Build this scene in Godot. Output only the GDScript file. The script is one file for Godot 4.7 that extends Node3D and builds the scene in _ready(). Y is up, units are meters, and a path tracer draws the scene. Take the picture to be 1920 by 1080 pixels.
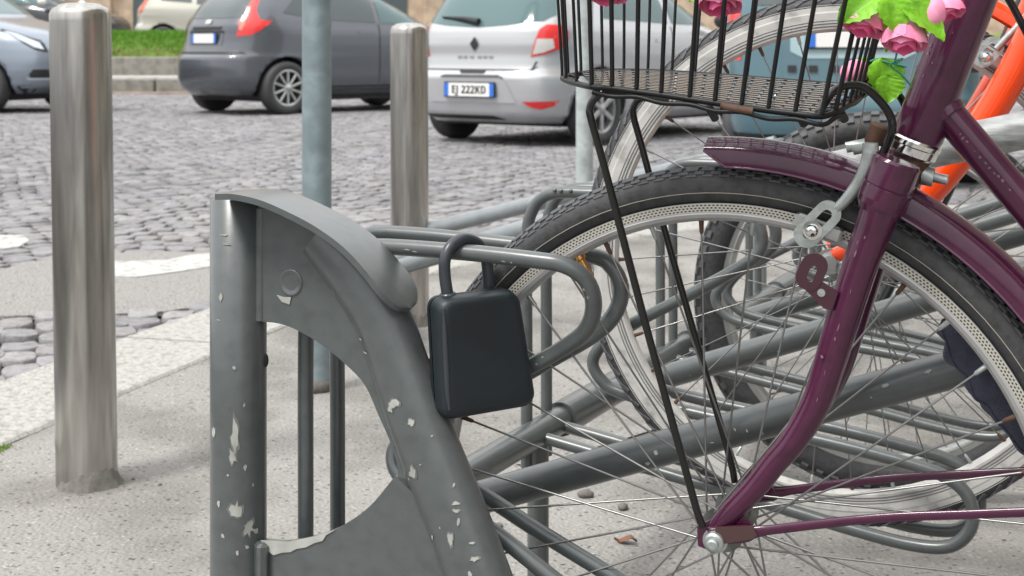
extends Node3D

# ---------------------------------------------------------------- frame of reference
# metres, ground y = 0, the camera stands at x 0, z 0, 0.78 m above the pavement and looks along -z
const EYE := 0.78
const FOCAL := 2800.0
var rng := RandomNumberGenerator.new()
var M := {}
var names := {}
var texs := {}

# rack frame: U runs along a parked wheel (to the right), N across the wheels (away)
const RO := Vector3(-0.10, 0.0, -1.528)
const RU := Vector3(0.9107, 0.0, 0.4131)
const RN := Vector3(0.4131, 0.0, -0.9107)

func sight(px, py, z) -> Vector3:
	return Vector3((px - 960.0) / FOCAL * z, EYE - (py - 90.0) / FOCAL * z, -z)

func rk(u, h, d) -> Vector3:
	return RO + RU * u + RN * d + Vector3(0, h, 0)

func on_rack(px, py, d) -> Vector3:
	return on_plane(px, py, RO + RN * d, RN)

func on_plane(px, py, c: Vector3, n: Vector3) -> Vector3:
	var e := Vector3(0, EYE, 0)
	var dir := Vector3((px - 960.0) / FOCAL, -(py - 90.0) / FOCAL, -1.0)
	return e + dir * ((c - e).dot(n) / dir.dot(n))

func numbered(called: String, parent: Node) -> String:
	var key := str(parent.get_instance_id()) + called
	var k: int = names.get(key, -1) + 1
	names[key] = k
	return called if k == 0 else "%s_%03d" % [called, k]

func thing(called: String, label: String, category: String, at := Vector3.ZERO, group := "") -> Node3D:
	var o := Node3D.new()
	o.name = numbered(called, self)
	o.position = at
	add_child(o, true)
	o.set_meta("label", label)
	o.set_meta("category", category)
	if group != "":
		o.set_meta("group", group)
	return o

func node(called: String, parent: Node3D, xf := Transform3D.IDENTITY) -> Node3D:
	var o := Node3D.new()
	o.name = numbered(called, parent)
	o.transform = xf
	parent.add_child(o, true)
	return o

func put(called: String, mesh: Mesh, m, parent: Node, xf := Transform3D.IDENTITY) -> MeshInstance3D:
	var o := MeshInstance3D.new()
	o.name = numbered(called, parent)
	o.mesh = mesh
	if m != null:
		o.material_override = m
	o.transform = xf
	parent.add_child(o, true)
	return o

# st holds world positions; the parent's place is taken off
func part(called: String, st: SurfaceTool, m, parent: Node, local := false) -> MeshInstance3D:
	st.generate_normals()
	var mesh := st.commit()
	var xf := Transform3D.IDENTITY
	if not local and parent is Node3D and parent != self:
		xf = world_of(parent).affine_inverse()
	return put(called, mesh, m, parent, xf)

func world_of(n: Node) -> Transform3D:
	var t := Transform3D.IDENTITY
	var k := n
	while k != self and k is Node3D:
		t = (k as Node3D).transform * t
		k = k.get_parent()
	return t

func setting(called: String, st: SurfaceTool, m) -> MeshInstance3D:
	var o := part(called, st, m, self)
	o.set_meta("kind", "structure")
	return o

# ---------------------------------------------------------------- shapes
func begin() -> SurfaceTool:
	var st := SurfaceTool.new()
	st.begin(Mesh.PRIMITIVE_TRIANGLES)
	st.set_smooth_group(0)
	return st

func tri(st: SurfaceTool, a: Vector3, b: Vector3, c: Vector3):
	st.add_vertex(a); st.add_vertex(b); st.add_vertex(c)

func quad(st: SurfaceTool, a, b, c, d):
	tri(st, a, b, c); tri(st, a, c, d)

func skin(st: SurfaceTool, rows: Array, around := true):
	for i in rows.size() - 1:
		var p = rows[i]
		var q = rows[i + 1]
		var n: int = p.size()
		for j in (n if around else n - 1):
			var k := (j + 1) % n
			quad(st, p[j], p[k], q[k], q[j])

func fan(st: SurfaceTool, ring: Array, flip := false):
	var c := Vector3.ZERO
	for p in ring: c += p
	c /= ring.size()
	for j in ring.size():
		var k := (j + 1) % ring.size()
		if flip: tri(st, c, ring[j], ring[k])
		else: tri(st, c, ring[k], ring[j])

func smooth(pts: Array, per := 6, closed := false) -> Array:
	var out := []
	var n := pts.size()
	for i in (n if closed else n - 1):
		var p0: Vector3 = pts[(i - 1 + n) % n] if closed or i > 0 else pts[0] * 2.0 - pts[1]
		var p1: Vector3 = pts[i]
		var p2: Vector3 = pts[(i + 1) % n]
		var p3: Vector3 = pts[(i + 2) % n] if closed or i + 2 < n else pts[n - 1] * 2.0 - pts[n - 2]
		for k in per:
			out.append(p1.cubic_interpolate(p2, p0, p3, float(k) / per))
	if not closed: out.append(pts[n - 1])
	return out

# a round tube along pts; r is one radius or one for each control point
func tube(st: SurfaceTool, pts: Array, r, sides := 10, caps := true, flat := 1.0, across := Vector3.ZERO):
	var rows := []
	var side := Vector3.ZERO
	var n := pts.size()
	for i in n:
		var t: Vector3 = (pts[mini(i + 1, n - 1)] - pts[maxi(i - 1, 0)]).normalized()
		if across != Vector3.ZERO: side = across - t * across.dot(t)
		elif i == 0: side = t.cross(Vector3.UP if absf(t.y) < 0.9 else Vector3.RIGHT)
		else: side = side - t * side.dot(t)
		side = side.normalized()
		var up := t.cross(side).normalized()
		var rr: float
		if r is Array:
			var f: float = float(i) / (n - 1) * (r.size() - 1)
			var a := mini(int(f), r.size() - 2)
			rr = lerpf(r[a], r[a + 1], f - a)
		else: rr = r
		var ring := []
		for k in sides:
			var w := TAU * k / sides
			ring.append(pts[i] + (side * cos(w) * flat + up * sin(w)) * rr)
		rows.append(ring)
	st.set_smooth_group(0)
	skin(st, rows)
	if caps:
		st.set_smooth_group(0xFFFFFFFF)
		fan(st, rows[0]); fan(st, rows[n - 1], true)
		st.set_smooth_group(0)

func rod(st: SurfaceTool, a: Vector3, b: Vector3, r, sides := 10):
	tube(st, [a, b], r if r is Array else [r, r], sides)

# profile: pairs (radius, along) turned round the axis from c along ax
func lathe(st: SurfaceTool, c: Vector3, ax: Vector3, prof: Array, sides := 32, closed := false):
	ax = ax.normalized()
	var a := ax.cross(Vector3.UP if absf(ax.y) < 0.9 else Vector3.RIGHT).normalized()
	var b := ax.cross(a)
	var rows := []
	for p in prof:
		var ring := []
		for k in sides:
			var w := TAU * k / sides
			ring.append(c + ax * p[1] + (a * cos(w) + b * sin(w)) * p[0])
		rows.append(ring)
	if closed: rows.append(rows[0])
	skin(st, rows)

# like lathe, with a new smooth group on every band (sharp edges between bands)
func turned(st: SurfaceTool, c: Vector3, ax: Vector3, prof: Array, sides := 24):
	for i in prof.size() - 1:
		st.set_smooth_group(i + 1)
		lathe(st, c, ax, [prof[i], prof[i + 1]], sides)
	st.set_smooth_group(0)

func block(st: SurfaceTool, c: Vector3, size: Vector3, b := Basis.IDENTITY, bevel := 0.0):
	st.set_smooth_group(0xFFFFFFFF)
	var h := size / 2.0
	if bevel <= 0.0:
		var p := []
		for i in 8:
			p.append(c + b * Vector3(h.x * (1 if i & 1 else -1), h.y * (1 if i & 2 else -1), h.z * (1 if i & 4 else -1)))
		for f in [[0, 1, 3, 2], [5, 4, 6, 7], [4, 0, 2, 6], [1, 5, 7, 3], [2, 3, 7, 6], [4, 5, 1, 0]]:
			quad(st, p[f[0]], p[f[1]], p[f[2]], p[f[3]])
	else:
		var ring := func(y, e):
			var r := []
			var x: float = h.x - e
			var z: float = h.z - e
			for q in [[x - bevel, z], [x, z - bevel], [x, -z + bevel], [x - bevel, -z], [-x + bevel, -z], [-x, -z + bevel], [-x, z - bevel], [-x + bevel, z]]:
				r.append(c + b * Vector3(q[0], y, q[1]))
			return r
		var rows := [ring.call(-h.y, bevel), ring.call(-h.y + bevel, 0.0), ring.call(h.y - bevel, 0.0), ring.call(h.y, bevel)]
		skin(st, rows)
		fan(st, rows[0]); fan(st, rows[3], true)
	st.set_smooth_group(0)

# a flat plate: outline (points on a plane), thickness th along n, optional hole with as many points
func plate(st: SurfaceTool, outline: Array, n: Vector3, th: float, hole := []):
	st.set_smooth_group(0xFFFFFFFF)
	var a := []
	var b := []
	for p in outline:
		a.append(p + n * th / 2); b.append(p - n * th / 2)
	skin(st, [a, b])
	if hole.size():
		var ha := []
		var hb := []
		for p in hole:
			ha.append(p + n * th / 2); hb.append(p - n * th / 2)
		skin(st, [ha, hb]); skin(st, [a, ha]); skin(st, [b, hb])
	else:
		var x := (Vector3(outline[1]) - Vector3(outline[0])).normalized()
		var y := n.cross(x).normalized()
		var flat := PackedVector2Array()
		for p in outline: flat.append(Vector2(x.dot(p), y.dot(p)))
		var ids := Geometry2D.triangulate_polygon(flat)
		for i in range(0, ids.size(), 3):
			tri(st, a[ids[i]], a[ids[i + 1]], a[ids[i + 2]])
			tri(st, b[ids[i]], b[ids[i + 2]], b[ids[i + 1]])
	st.set_smooth_group(0)

func capsule(a: Vector3, b: Vector3, r: float, n: Vector3, k := 10) -> Array:
	var x := (b - a).normalized()
	var y := n.cross(x).normalized()
	var out := []
	for i in k + 1: out.append(b + (x * cos(-PI / 2 + PI * i / k) + y * sin(-PI / 2 + PI * i / k)) * r)
	for i in k + 1: out.append(a + (x * cos(PI / 2 + PI * i / k) + y * sin(PI / 2 + PI * i / k)) * r)
	return out

func ball(st: SurfaceTool, c: Vector3, r: Vector3, b := Basis.IDENTITY, n := 10):
	var rows := []
	for i in n + 1:
		var v := PI * i / n
		var ring := []
		for k in n * 2:
			var w := TAU * k / (n * 2)
			ring.append(c + b * (Vector3(sin(v) * cos(w), cos(v), sin(v) * sin(w)) * r))
		rows.append(ring)
	skin(st, rows)

# ---------------------------------------------------------------- materials
func noise(seed_: int, freq: float, stops: Array, oct := 4, size := 256, kind := FastNoiseLite.TYPE_SIMPLEX_SMOOTH) -> NoiseTexture2D:
	var key := str([seed_, freq, stops, oct, size, kind])
	if texs.has(key): return texs[key]
	var f := FastNoiseLite.new()
	f.seed = seed_; f.frequency = freq; f.fractal_octaves = oct; f.noise_type = kind
	var t := NoiseTexture2D.new()
	t.noise = f; t.width = size; t.height = size; t.seamless = true
	var g := Gradient.new()
	var off := PackedFloat32Array()
	var col := PackedColorArray()
	for s in stops:
		off.append(s[0]); col.append(s[1] if s[1] is Color else Color(s[1], s[1], s[1]))
	g.offsets = off; g.colors = col
	t.color_ramp = g
	texs[key] = t
	return t

func relief(seed_: int, freq: float, strength: float, size := 256) -> NoiseTexture2D:
	var key := str(["n", seed_, freq, strength, size])
	if texs.has(key): return texs[key]
	var f := FastNoiseLite.new()
	f.seed = seed_; f.frequency = freq; f.fractal_octaves = 4
	var t := NoiseTexture2D.new()
	t.noise = f; t.width = size; t.height = size; t.seamless = true
	t.as_normal_map = true; t.bump_strength = strength
	texs[key] = t
	return t

func mat(r: float, g: float, b: float, rough := 0.6, metal := 0.0) -> StandardMaterial3D:
	var m := StandardMaterial3D.new()
	m.albedo_color = Color(r, g, b).linear_to_srgb()
	m.roughness = rough
	m.metallic = metal
	return m

func wear(m: StandardMaterial3D, tex: Texture2D, scale, bump: Texture2D = null, bump_scale := 1.0, world := false) -> StandardMaterial3D:
	m.albedo_texture = tex
	m.uv1_triplanar = true
	m.uv1_world_triplanar = world
	m.uv1_scale = scale if scale is Vector3 else Vector3.ONE * scale
	if bump:
		m.normal_enabled = true
		m.normal_texture = bump
		m.normal_scale = bump_scale
	return m

func speckle(size: int, base: float, spread: float, dark: float, light: float, tint: Color) -> ImageTexture:
	var im := Image.create(size, size, false, Image.FORMAT_RGB8)
	var r := RandomNumberGenerator.new()
	r.seed = 77
	for y in size:
		for x in size:
			var v := base + r.randf_range(-spread, spread)
			im.set_pixel(x, y, Color(v * tint.r, v * tint.g, v * tint.b))
	for i in int(size * size * dark):
		var v := base * r.randf_range(0.3, 0.75)
		im.fill_rect(Rect2i(r.randi() % size, r.randi() % size, 1 + r.randi() % 3, 1 + r.randi() % 2), Color(v, v * 0.97, v * 0.95))
	for i in int(size * size * light):
		var v := minf(base * r.randf_range(1.1, 1.35), 1.0)
		im.fill_rect(Rect2i(r.randi() % size, r.randi() % size, 1 + r.randi() % 3, 1 + r.randi() % 2), Color(v, v, v * 0.98))
	im.generate_mipmaps()
	return ImageTexture.create_from_image(im)

func dots(w: int, h: int, nx: int, ny: int) -> ImageTexture:
	var im := Image.create(w, h, false, Image.FORMAT_RGB8)
	im.fill(Color(0.93, 0.92, 0.89))
	for j in ny:
		for i in nx:
			var c := Vector2((i + (0.25 if j % 2 else 0.75)) * w / nx, (j + 0.75) * h / (ny + 0.5))
			for y in range(int(c.y) - 4, int(c.y) + 5):
				for x in range(int(c.x) - 6, int(c.x) + 7):
					if Vector2((x - c.x) / 5.0, (y - c.y) / 3.4).length() < 1.0 and y >= 0 and y < h:
						im.set_pixel((x + w) % w, y, Color(0.13, 0.13, 0.12))
	return ImageTexture.create_from_image(im)

func materials():
	var blotch := noise(3, 0.012, [[0.0, 0.78], [0.45, 0.92], [0.7, 1.0], [1.0, 0.86]], 5)
	var soft := noise(5, 0.006, [[0.0, 0.86], [1.0, 1.0]], 4)
	var fine := relief(9, 0.05, 3.0)
	# grey paint with fine pale scratches
	var scratch := noise(21, 0.02, [[0.0, 0.84], [0.35, 0.93], [0.6, 0.97], [0.74, 0.98], [0.765, 1.0], [0.79, 0.97], [1.0, 0.9]], 7, 512)
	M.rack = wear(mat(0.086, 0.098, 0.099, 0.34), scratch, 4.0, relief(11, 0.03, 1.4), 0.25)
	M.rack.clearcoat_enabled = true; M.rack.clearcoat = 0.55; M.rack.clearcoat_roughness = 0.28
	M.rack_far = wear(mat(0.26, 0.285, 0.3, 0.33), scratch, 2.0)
	M.rack_worn = wear(mat(0.36, 0.375, 0.375, 0.42), noise(33, 0.02, [[0.0, 0.6], [0.4, 0.8], [0.6, 1.0], [1.0, 0.9]], 6, 512), Vector3(2, 9, 2), relief(12, 0.04, 3.0), 0.5)
	M.scratch = mat(0.19, 0.085, 0.14, 0.6)
	M.chip_edge = wear(mat(0.2, 0.205, 0.19, 0.7), blotch, 9.0)
	M.chip = wear(mat(0.42, 0.43, 0.4, 0.7), blotch, 8.0)
	M.bare = mat(0.35, 0.35, 0.34, 0.5, 0.4)
	M.steel = wear(mat(0.62, 0.6, 0.565, 0.25, 1.0), noise(41, 0.03, [[0.0, 0.7], [0.5, 0.88], [1.0, 1.0]], 4), Vector3(6, 0.5, 6))
	M.galv = wear(mat(0.27, 0.34, 0.365, 0.42, 0.25), blotch, 3.0)
	M.pole_far = wear(mat(0.45, 0.5, 0.5, 0.45, 0.1), blotch, 3.0)
	M.chrome = mat(0.72, 0.72, 0.7, 0.13, 1.0)
	M.alu = wear(mat(0.55, 0.56, 0.55, 0.32, 0.9), soft, 8.0)
	M.zinc = wear(mat(0.5, 0.54, 0.53, 0.42, 0.7), blotch, 12.0, fine, 0.3)
	M.spoke = mat(0.24, 0.24, 0.235, 0.33, 0.9)
	M.rust = wear(mat(0.1, 0.05, 0.03, 0.75), blotch, 20.0)
	M.brass = mat(0.55, 0.3, 0.1, 0.3, 1.0)
	M.rubber = wear(mat(0.052, 0.053, 0.056, 0.62), noise(51, 0.03, [[0.0, 0.7], [0.6, 0.95], [1.0, 1.0]], 4), 10.0, relief(14, 0.06, 2.0), 0.4)
	M.tread = wear(mat(0.095, 0.098, 0.105, 0.7), blotch, 18.0)
	M.sidewall = mat(0.34, 0.32, 0.27, 0.7)
	M.rim = wear(mat(0.5, 0.505, 0.505, 0.36, 0.55), soft, 6.0)
	M.knurl = mat(0.58, 0.58, 0.56, 0.42, 0.3)
	M.knurl.albedo_texture = dots(64, 48, 4, 3)
	M.white_rim = wear(mat(0.6, 0.595, 0.57, 0.42), noise(61, 0.02, [[0.0, 0.72], [0.4, 0.93], [1.0, 1.0]], 5), 6.0)
	M.groove = mat(0.2, 0.2, 0.2, 0.5, 0.3)
	M.purple = wear(mat(0.066, 0.008, 0.037, 0.33), noise(71, 0.02, [[0.0, 0.75], [0.5, 1.0], [1.0, 0.85]], 5), 5.0, relief(72, 0.05, 1.0), 0.12)
	M.purple.clearcoat_enabled = true; M.purple.clearcoat = 0.85; M.purple.clearcoat_roughness = 0.1; M.purple.metallic_specular = 0.3
	M.lilac = wear(mat(0.13, 0.03, 0.09, 0.3), blotch, 5.0)
	M.lilac.clearcoat_enabled = true; M.lilac.clearcoat_roughness = 0.12
	M.plum = mat(0.045, 0.012, 0.022, 0.4)
	M.orange = mat(0.86, 0.062, 0.003, 0.3)
	M.orange.metallic_specular = 0.25
	M.orange.clearcoat_enabled = true; M.orange.clearcoat_roughness = 0.08
	M.floor = mat(0.012, 0.0125, 0.013, 0.14)
	M.floor.clearcoat_enabled = true
	M.black = mat(0.008, 0.0085, 0.009, 0.22)
	M.basket = mat(0.009, 0.0095, 0.01, 0.42)
	M.basket.metallic_specular = 0.35
	M.stay_end = mat(0.06, 0.028, 0.028, 0.45)
	M.hub = wear(mat(0.2, 0.205, 0.2, 0.4, 0.8), blotch, 14.0)
	M.dull = mat(0.02, 0.02, 0.022, 0.7)
	M.lock = wear(mat(0.0105, 0.0175, 0.0225, 0.46), noise(81, 0.01, [[0.0, 0.75], [0.6, 1.0], [1.0, 1.0]], 5), 6.0)
	M.shackle = mat(0.035, 0.042, 0.05, 0.33)
	M.cloth = wear(mat(0.06, 0.063, 0.096, 0.95), blotch, 12.0, relief(91, 0.12, 5.0), 0.7)
	M.cloth.rim_enabled = true; M.cloth.rim = 0.4
	M.pink = wear(mat(0.92, 0.4, 0.58, 0.6), noise(95, 0.008, [[0.0, Color(1, 0.75, 0.85)], [0.5, Color(1, 1, 1)], [1.0, Color(1, 0.7, 0.8)]], 2), 20.0)
	M.pink.backlight_enabled = true; M.pink.backlight = Color(0.35, 0.1, 0.2)
	M.pink_deep = mat(0.88, 0.16, 0.36, 0.6)
	M.pink_deep.backlight_enabled = true; M.pink_deep.backlight = Color(0.3, 0.04, 0.12)
	M.leaf = wear(mat(0.26, 0.62, 0.03, 0.5), noise(97, 0.012, [[0.0, 0.7], [0.5, 1.0], [1.0, 0.85]], 4), 14.0, relief(98, 0.03, 4.0), 0.6)
	M.leaf.backlight_enabled = true; M.leaf.backlight = Color(0.3, 0.55, 0.05)
	M.sepal = mat(0.012, 0.06, 0.03, 0.7)
	M.wire_green = mat(0.03, 0.25, 0.17, 0.5)
	# ground
	var grit := speckle(512, 0.84, 0.04, 0.008, 0.01, Color(1, 0.992, 0.982))
	M.asphalt = wear(mat(0.435, 0.43, 0.42, 0.9), grit, 0.9, relief(101, 0.2, 6.0, 512), 0.32, true)
	M.asphalt.detail_enabled = true
	M.asphalt.detail_blend_mode = BaseMaterial3D.BLEND_MODE_MUL
	M.asphalt.detail_albedo = noise(105, 0.004, [[0.0, Color(0.76, 0.75, 0.74)], [0.5, Color(0.95, 0.945, 0.94)], [1.0, Color(1, 1, 1)]], 5, 512)
	M.soil = wear(mat(0.045, 0.041, 0.037, 0.95), blotch, 2.0, null, 1.0, true)
	M.patch = wear(mat(0.4, 0.395, 0.385, 0.9), grit, 0.7, relief(101, 0.2, 6.0, 512), 0.5, true)
	M.paint_white = wear(mat(0.55, 0.55, 0.53, 0.8), noise(111, 0.03, [[0.0, 0.6], [0.4, 0.92], [1.0, 1.0]], 5), 2.0, relief(101, 0.2, 6.0, 512), 0.4, true)
	M.kerb = wear(mat(0.43, 0.425, 0.395, 0.85), noise(121, 0.03, [[0.0, 0.72], [0.4, 0.93], [1.0, 1.0]], 5, 512), 1.8, relief(122, 0.045, 8.0, 512), 0.75, true)
	M.kerb_far = wear(mat(0.26, 0.25, 0.22, 0.9), blotch, 1.0)
	M.moss = mat(0.1, 0.16, 0.025, 0.95)
	M.cobbles = []
	for c in [[0.29, 0.283, 0.29], [0.26, 0.255, 0.262], [0.32, 0.313, 0.316], [0.27, 0.26, 0.262], [0.23, 0.226, 0.232]]:
		M.cobbles.append(wear(mat(c[0], c[1], c[2], 0.75), noise(131, 0.02, [[0.0, 0.75], [0.5, 0.95], [1.0, 1.0]], 5), 4.0, relief(132, 0.06, 5.0), 0.6, true))
	M.cobble_stuff = wear(mat(1, 1, 1, 0.75), noise(131, 0.02, [[0.0, 0.75], [0.5, 0.95], [1.0, 1.0]], 5), 4.0, relief(132, 0.06, 5.0), 0.6, true)
	M.cobble_stuff.vertex_color_use_as_albedo = true
	M.grass = mat(0.13, 0.3, 0.025, 0.8)
	M.grass.vertex_color_use_as_albedo = true
	M.wall = wear(mat(0.52, 0.4, 0.29, 0.9), blotch, 0.5)
	M.wall_dark = mat(0.3, 0.2, 0.13, 0.9)
	M.facade = wear(mat(0.36, 0.33, 0.28, 0.9), blotch, 0.3)
	# cars
	for k in [["silver", [0.5, 0.505, 0.52, 0.4]], ["grey", [0.105, 0.115, 0.132, 0.45]], ["ice", [0.25, 0.29, 0.345, 0.5]], ["navy", [0.02, 0.024, 0.03, 0.2]], ["beige", [0.44, 0.43, 0.37, 0.2]], ["teal", [0.075, 0.155, 0.19, 0.1]]]:
		var q = k[1]
		var m := mat(q[0], q[1], q[2], 0.3, q[3])
		m.clearcoat_enabled = true; m.clearcoat = 0.8; m.clearcoat_roughness = 0.06
		M[k[0]] = m
	M.glass = mat(0.028, 0.045, 0.048, 0.05)
	M.glass.clearcoat_enabled = true
	M.glass_pale = mat(0.09, 0.15, 0.155, 0.08)
	M.trim = mat(0.018, 0.018, 0.02, 0.55)
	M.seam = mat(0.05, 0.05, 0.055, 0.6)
	M.red_lamp = mat(0.72, 0.012, 0.012, 0.12)
	M.red_lamp.clearcoat_enabled = true
	M.white_lamp = mat(0.62, 0.6, 0.58, 0.12)
	M.lamp_clear = mat(0.55, 0.6, 0.66, 0.12, 0.3)
	M.plate_white = mat(0.8, 0.8, 0.78, 0.4)
	M.plate_blue = mat(0.03, 0.16, 0.62, 0.4)
	M.ink = mat(0.03, 0.03, 0.035, 0.6)
	M.dry_leaf = mat(0.2, 0.09, 0.05, 0.8)
	M.stone = wear(mat(0.17, 0.16, 0.145, 0.9), blotch, 20.0)

# ---------------------------------------------------------------- ground
const ROAD := -0.03
var kerb_path: PackedVector2Array      # centre of the kerb, x and distance

func make_kerb_path():
	kerb_path = PackedVector2Array()
	# straight stretch beside the rack, then the corner
	for i in 14:
		var z := -1.0 + i * 0.45
		var dz := maxf(z - 2.9, 0.0)
		kerb_path.append(Vector2(-1.175 + 0.255 * (z - 2.9) + 0.022 * dz * dz, z))
	var a := atan2(0.255 + 0.044 * (kerb_path[13].y - 2.9), 1.0)
	var p := kerb_path[13]
	while a < PI / 2:
		a += 0.08
		p += Vector2(sin(a), cos(a)) * 0.3
		kerb_path.append(p)
	for i in 16: kerb_path.append(p + Vector2(1.0, 0) * (i + 1))

func kerb_off(i: int, off: float) -> Vector2:
	var t := (kerb_path[mini(i + 1, kerb_path.size() - 1)] - kerb_path[maxi(i - 1, 0)]).normalized()
	return kerb_path[i] + Vector2(t.y, -t.x) * off     # positive: towards the pavement

func beside_kerb(p: Vector2) -> float:               # distance to the centre line, negative on the road
	var best := 99.0
	for i in kerb_path.size() - 1:
		var a := kerb_path[i]
		var b := kerb_path[i + 1]
		var q := Geometry2D.get_closest_point_to_segment(p, a, b)
		var d := p.distance_to(q)
		if d < absf(best):
			best = d if (b - a).cross(p - a) < 0 else -d
	return best

const PATCH := [Vector2(-1.0, 4.62), Vector2(-0.74, 5.15), Vector2(-0.64, 5.75), Vector2(-1.3, 5.95), Vector2(-1.75, 5.75), Vector2(-2.05, 5.1), Vector2(-2.5, 5.0), Vector2(-2.3, 4.66), Vector2(-1.6, 4.52), Vector2(-1.22, 4.55)]

func ground():
	make_kerb_path()
	var st := begin()
	st.set_smooth_group(0xFFFFFFFF)
	var y := ROAD - 0.022
	quad(st, Vector3(-150, y, 20), Vector3(150, y, 20), Vector3(150, y, -260), Vector3(-150, y, -260))
	var road := setting("road", st, M.soil)
	# pavement: everything inside the kerb
	st = begin()
	st.set_smooth_group(0xFFFFFFFF)
	var n := kerb_path.size()
	for i in n - 1:
		var a := kerb_off(i, 0.172)
		var b := kerb_off(i + 1, 0.172)
		var c := Vector2(maxf(b.x, 18.0), b.y)
		var d := Vector2(maxf(a.x, 18.0), a.y)
		if a.x >= 17.9: continue
		var v := func(p): return Vector3(p.x, 0.0, -p.y)
		if b.y - a.y > 0.001:
			# a strip from the kerb to the far right, cut so that the grain stays even
			quad(st, v.call(a), v.call(b), v.call(c), v.call(d))
	quad(st, Vector3(-2.0, 0, 6), Vector3(18, 0, 6), Vector3(18, 0, 1.0), Vector3(kerb_off(0, 0.172).x, 0, 1.0))
	setting("pavement", st, M.asphalt)
	# pale concrete strips let into the pavement behind the rack
	st = begin()
	st.set_smooth_group(0xFFFFFFFF)
	var strip := func(p, q, w, h):
		var dd: Vector3 = (q - p).normalized()
		var s = Vector3(-dd.z, 0, dd.x) * w
		var up := Vector3(0, h, 0)
		quad(st, p + s + up, q + s + up, q - s + up, p - s + up)
	strip.call(Vector3(0.02, 0, -2.78), Vector3(0.62, 0, -3.43), 0.022, 0.004)
	setting("pavement_joint", st, M.patch)
	# kerb: one stone after the other
	var kn := Node3D.new()
	kn.name = "kerb"
	add_child(kn, true)
	kn.set_meta("kind", "structure")
	var k := 1
	while k < n - 3:
		var j := mini(k + 2, n - 1)
		st = begin()
		var rows := []
		var lift := rng.randf_range(0.003, 0.008)
		for s in [[k, 0.004], [j, -0.004]]:
			var i: int = s[0]
			var t = (kerb_path[mini(i + 1, n - 1)] - kerb_path[i - 1]).normalized() * s[1]
			var ring := []
			for e in [[-0.17, -0.12], [-0.17, lift - 0.012], [-0.158, lift], [0.163, lift], [0.17, lift - 0.006], [0.17, -0.12]]:
				var q = kerb_off(i, e[0]) + t
				ring.append(Vector3(q.x, e[1], -q.y))
			rows.append(ring)
		if j - k == 2:
			var ring := []
			for e in [[-0.17, -0.12], [-0.17, lift - 0.012], [-0.158, lift], [0.163, lift], [0.17, lift - 0.006], [0.17, -0.12]]:
				var q := kerb_off(k + 1, e[0])
				ring.append(Vector3(q.x, e[1], -q.y))
			rows.insert(1, ring)
		st.set_smooth_group(0xFFFFFFFF)
		skin(st, rows)
		fan(st, rows[0]); fan(st, rows[rows.size() - 1], true)
		part("kerb_stone", st, M.kerb, kn)
		k = j
	# asphalt repair in the cobbles, with an old white line across it
	st = begin()
	st.set_smooth_group(0xFFFFFFFF)
	var outl := []
	for p in smooth(PATCH.map(func(q): return Vector3(q.x, ROAD - 0.006, -q.y)), 4, true):
		outl.append(p + Vector3(rng.randf_range(-0.03, 0.03), 0, rng.randf_range(-0.03, 0.03)))
	plate(st, outl, Vector3.UP, 0.014)
	setting("asphalt_patch", st, M.patch)
	st = begin()
	st.set_smooth_group(0xFFFFFFFF)
	var line := [Vector2(-1.52, 5.22), Vector2(-1.42, 5.28), Vector2(-1.32, 5.26), Vector2(-1.19, 5.4), Vector2(-1.12, 5.5), Vector2(-1.06, 5.56), Vector2(-1.09, 5.8), Vector2(-1.13, 5.88), Vector2(-1.25, 5.82), Vector2(-1.31, 5.68), Vector2(-1.45, 5.64), Vector2(-1.55, 5.66)]
	plate(st, line.map(func(q): return Vector3(q.x, ROAD + 0.003, -q.y)), Vector3.UP, 0.004)
	setting("painted_line", st, M.paint_white)
	st = begin()
	plate(st, [Vector2(-2.5, 6.5), Vector2(-2.1, 6.42), Vector2(-2.02, 6.25), Vector2(-2.0, 6.05), Vector2(-2.12, 5.9), Vector2(-2.3, 5.95), Vector2(-2.5, 5.85)].map(func(q): return Vector3(q.x, ROAD + 0.002, -q.y)), Vector3.UP, 0.006)
	setting("painted_line", st, M.paint_white)
	cobbles(road)
	# far white line and the gutter in front of the planted bank
	st = begin()
	for s in [[-30.0, 30.0, 21.2, 0.12]]:
		st.set_smooth_group(0xFFFFFFFF)
		quad(st, Vector3(s[0], ROAD + 0.008, -s[2]), Vector3(s[1], ROAD + 0.008, -s[2]), Vector3(s[1], ROAD + 0.008, -s[2] - s[3]), Vector3(s[0], ROAD + 0.008, -s[2] - s[3]))
	setting("painted_line", st, M.paint_white)

func stone_mesh(k: int) -> ArrayMesh:
	var st := begin()
	var r := RandomNumberGenerator.new()
	r.seed = 400 + k
	var sides := 12
	var a := []
	var b := []
	var c := []
	var d := []
	for i in sides:
		var w := TAU * (i + 0.5) / sides
		var sq := 1.0 / pow(pow(absf(cos(w)), 7.0) + pow(absf(sin(w)), 7.0), 1.0 / 7.0)
		var q := Vector3(cos(w), 0, sin(w)) * sq * 0.0502 * r.randf_range(0.9, 1.03)
		var tip := r.randf_range(-0.0025, 0.0025)
		a.append(q * 0.97 + Vector3(0, -0.03, 0))
		b.append(q + Vector3(0, -0.0075 + tip, 0))
		c.append(q * 0.95 + Vector3(0, -0.0012 + tip, 0))
		d.append(q * 0.8 + Vector3(0, 0.0008 + tip * 0.8, 0))
	skin(st, [a, b, c])
	st.set_smooth_group(2)
	skin(st, [c, d])
	fan(st, d, true)
	st.generate_normals()
	return st.commit()

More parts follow.
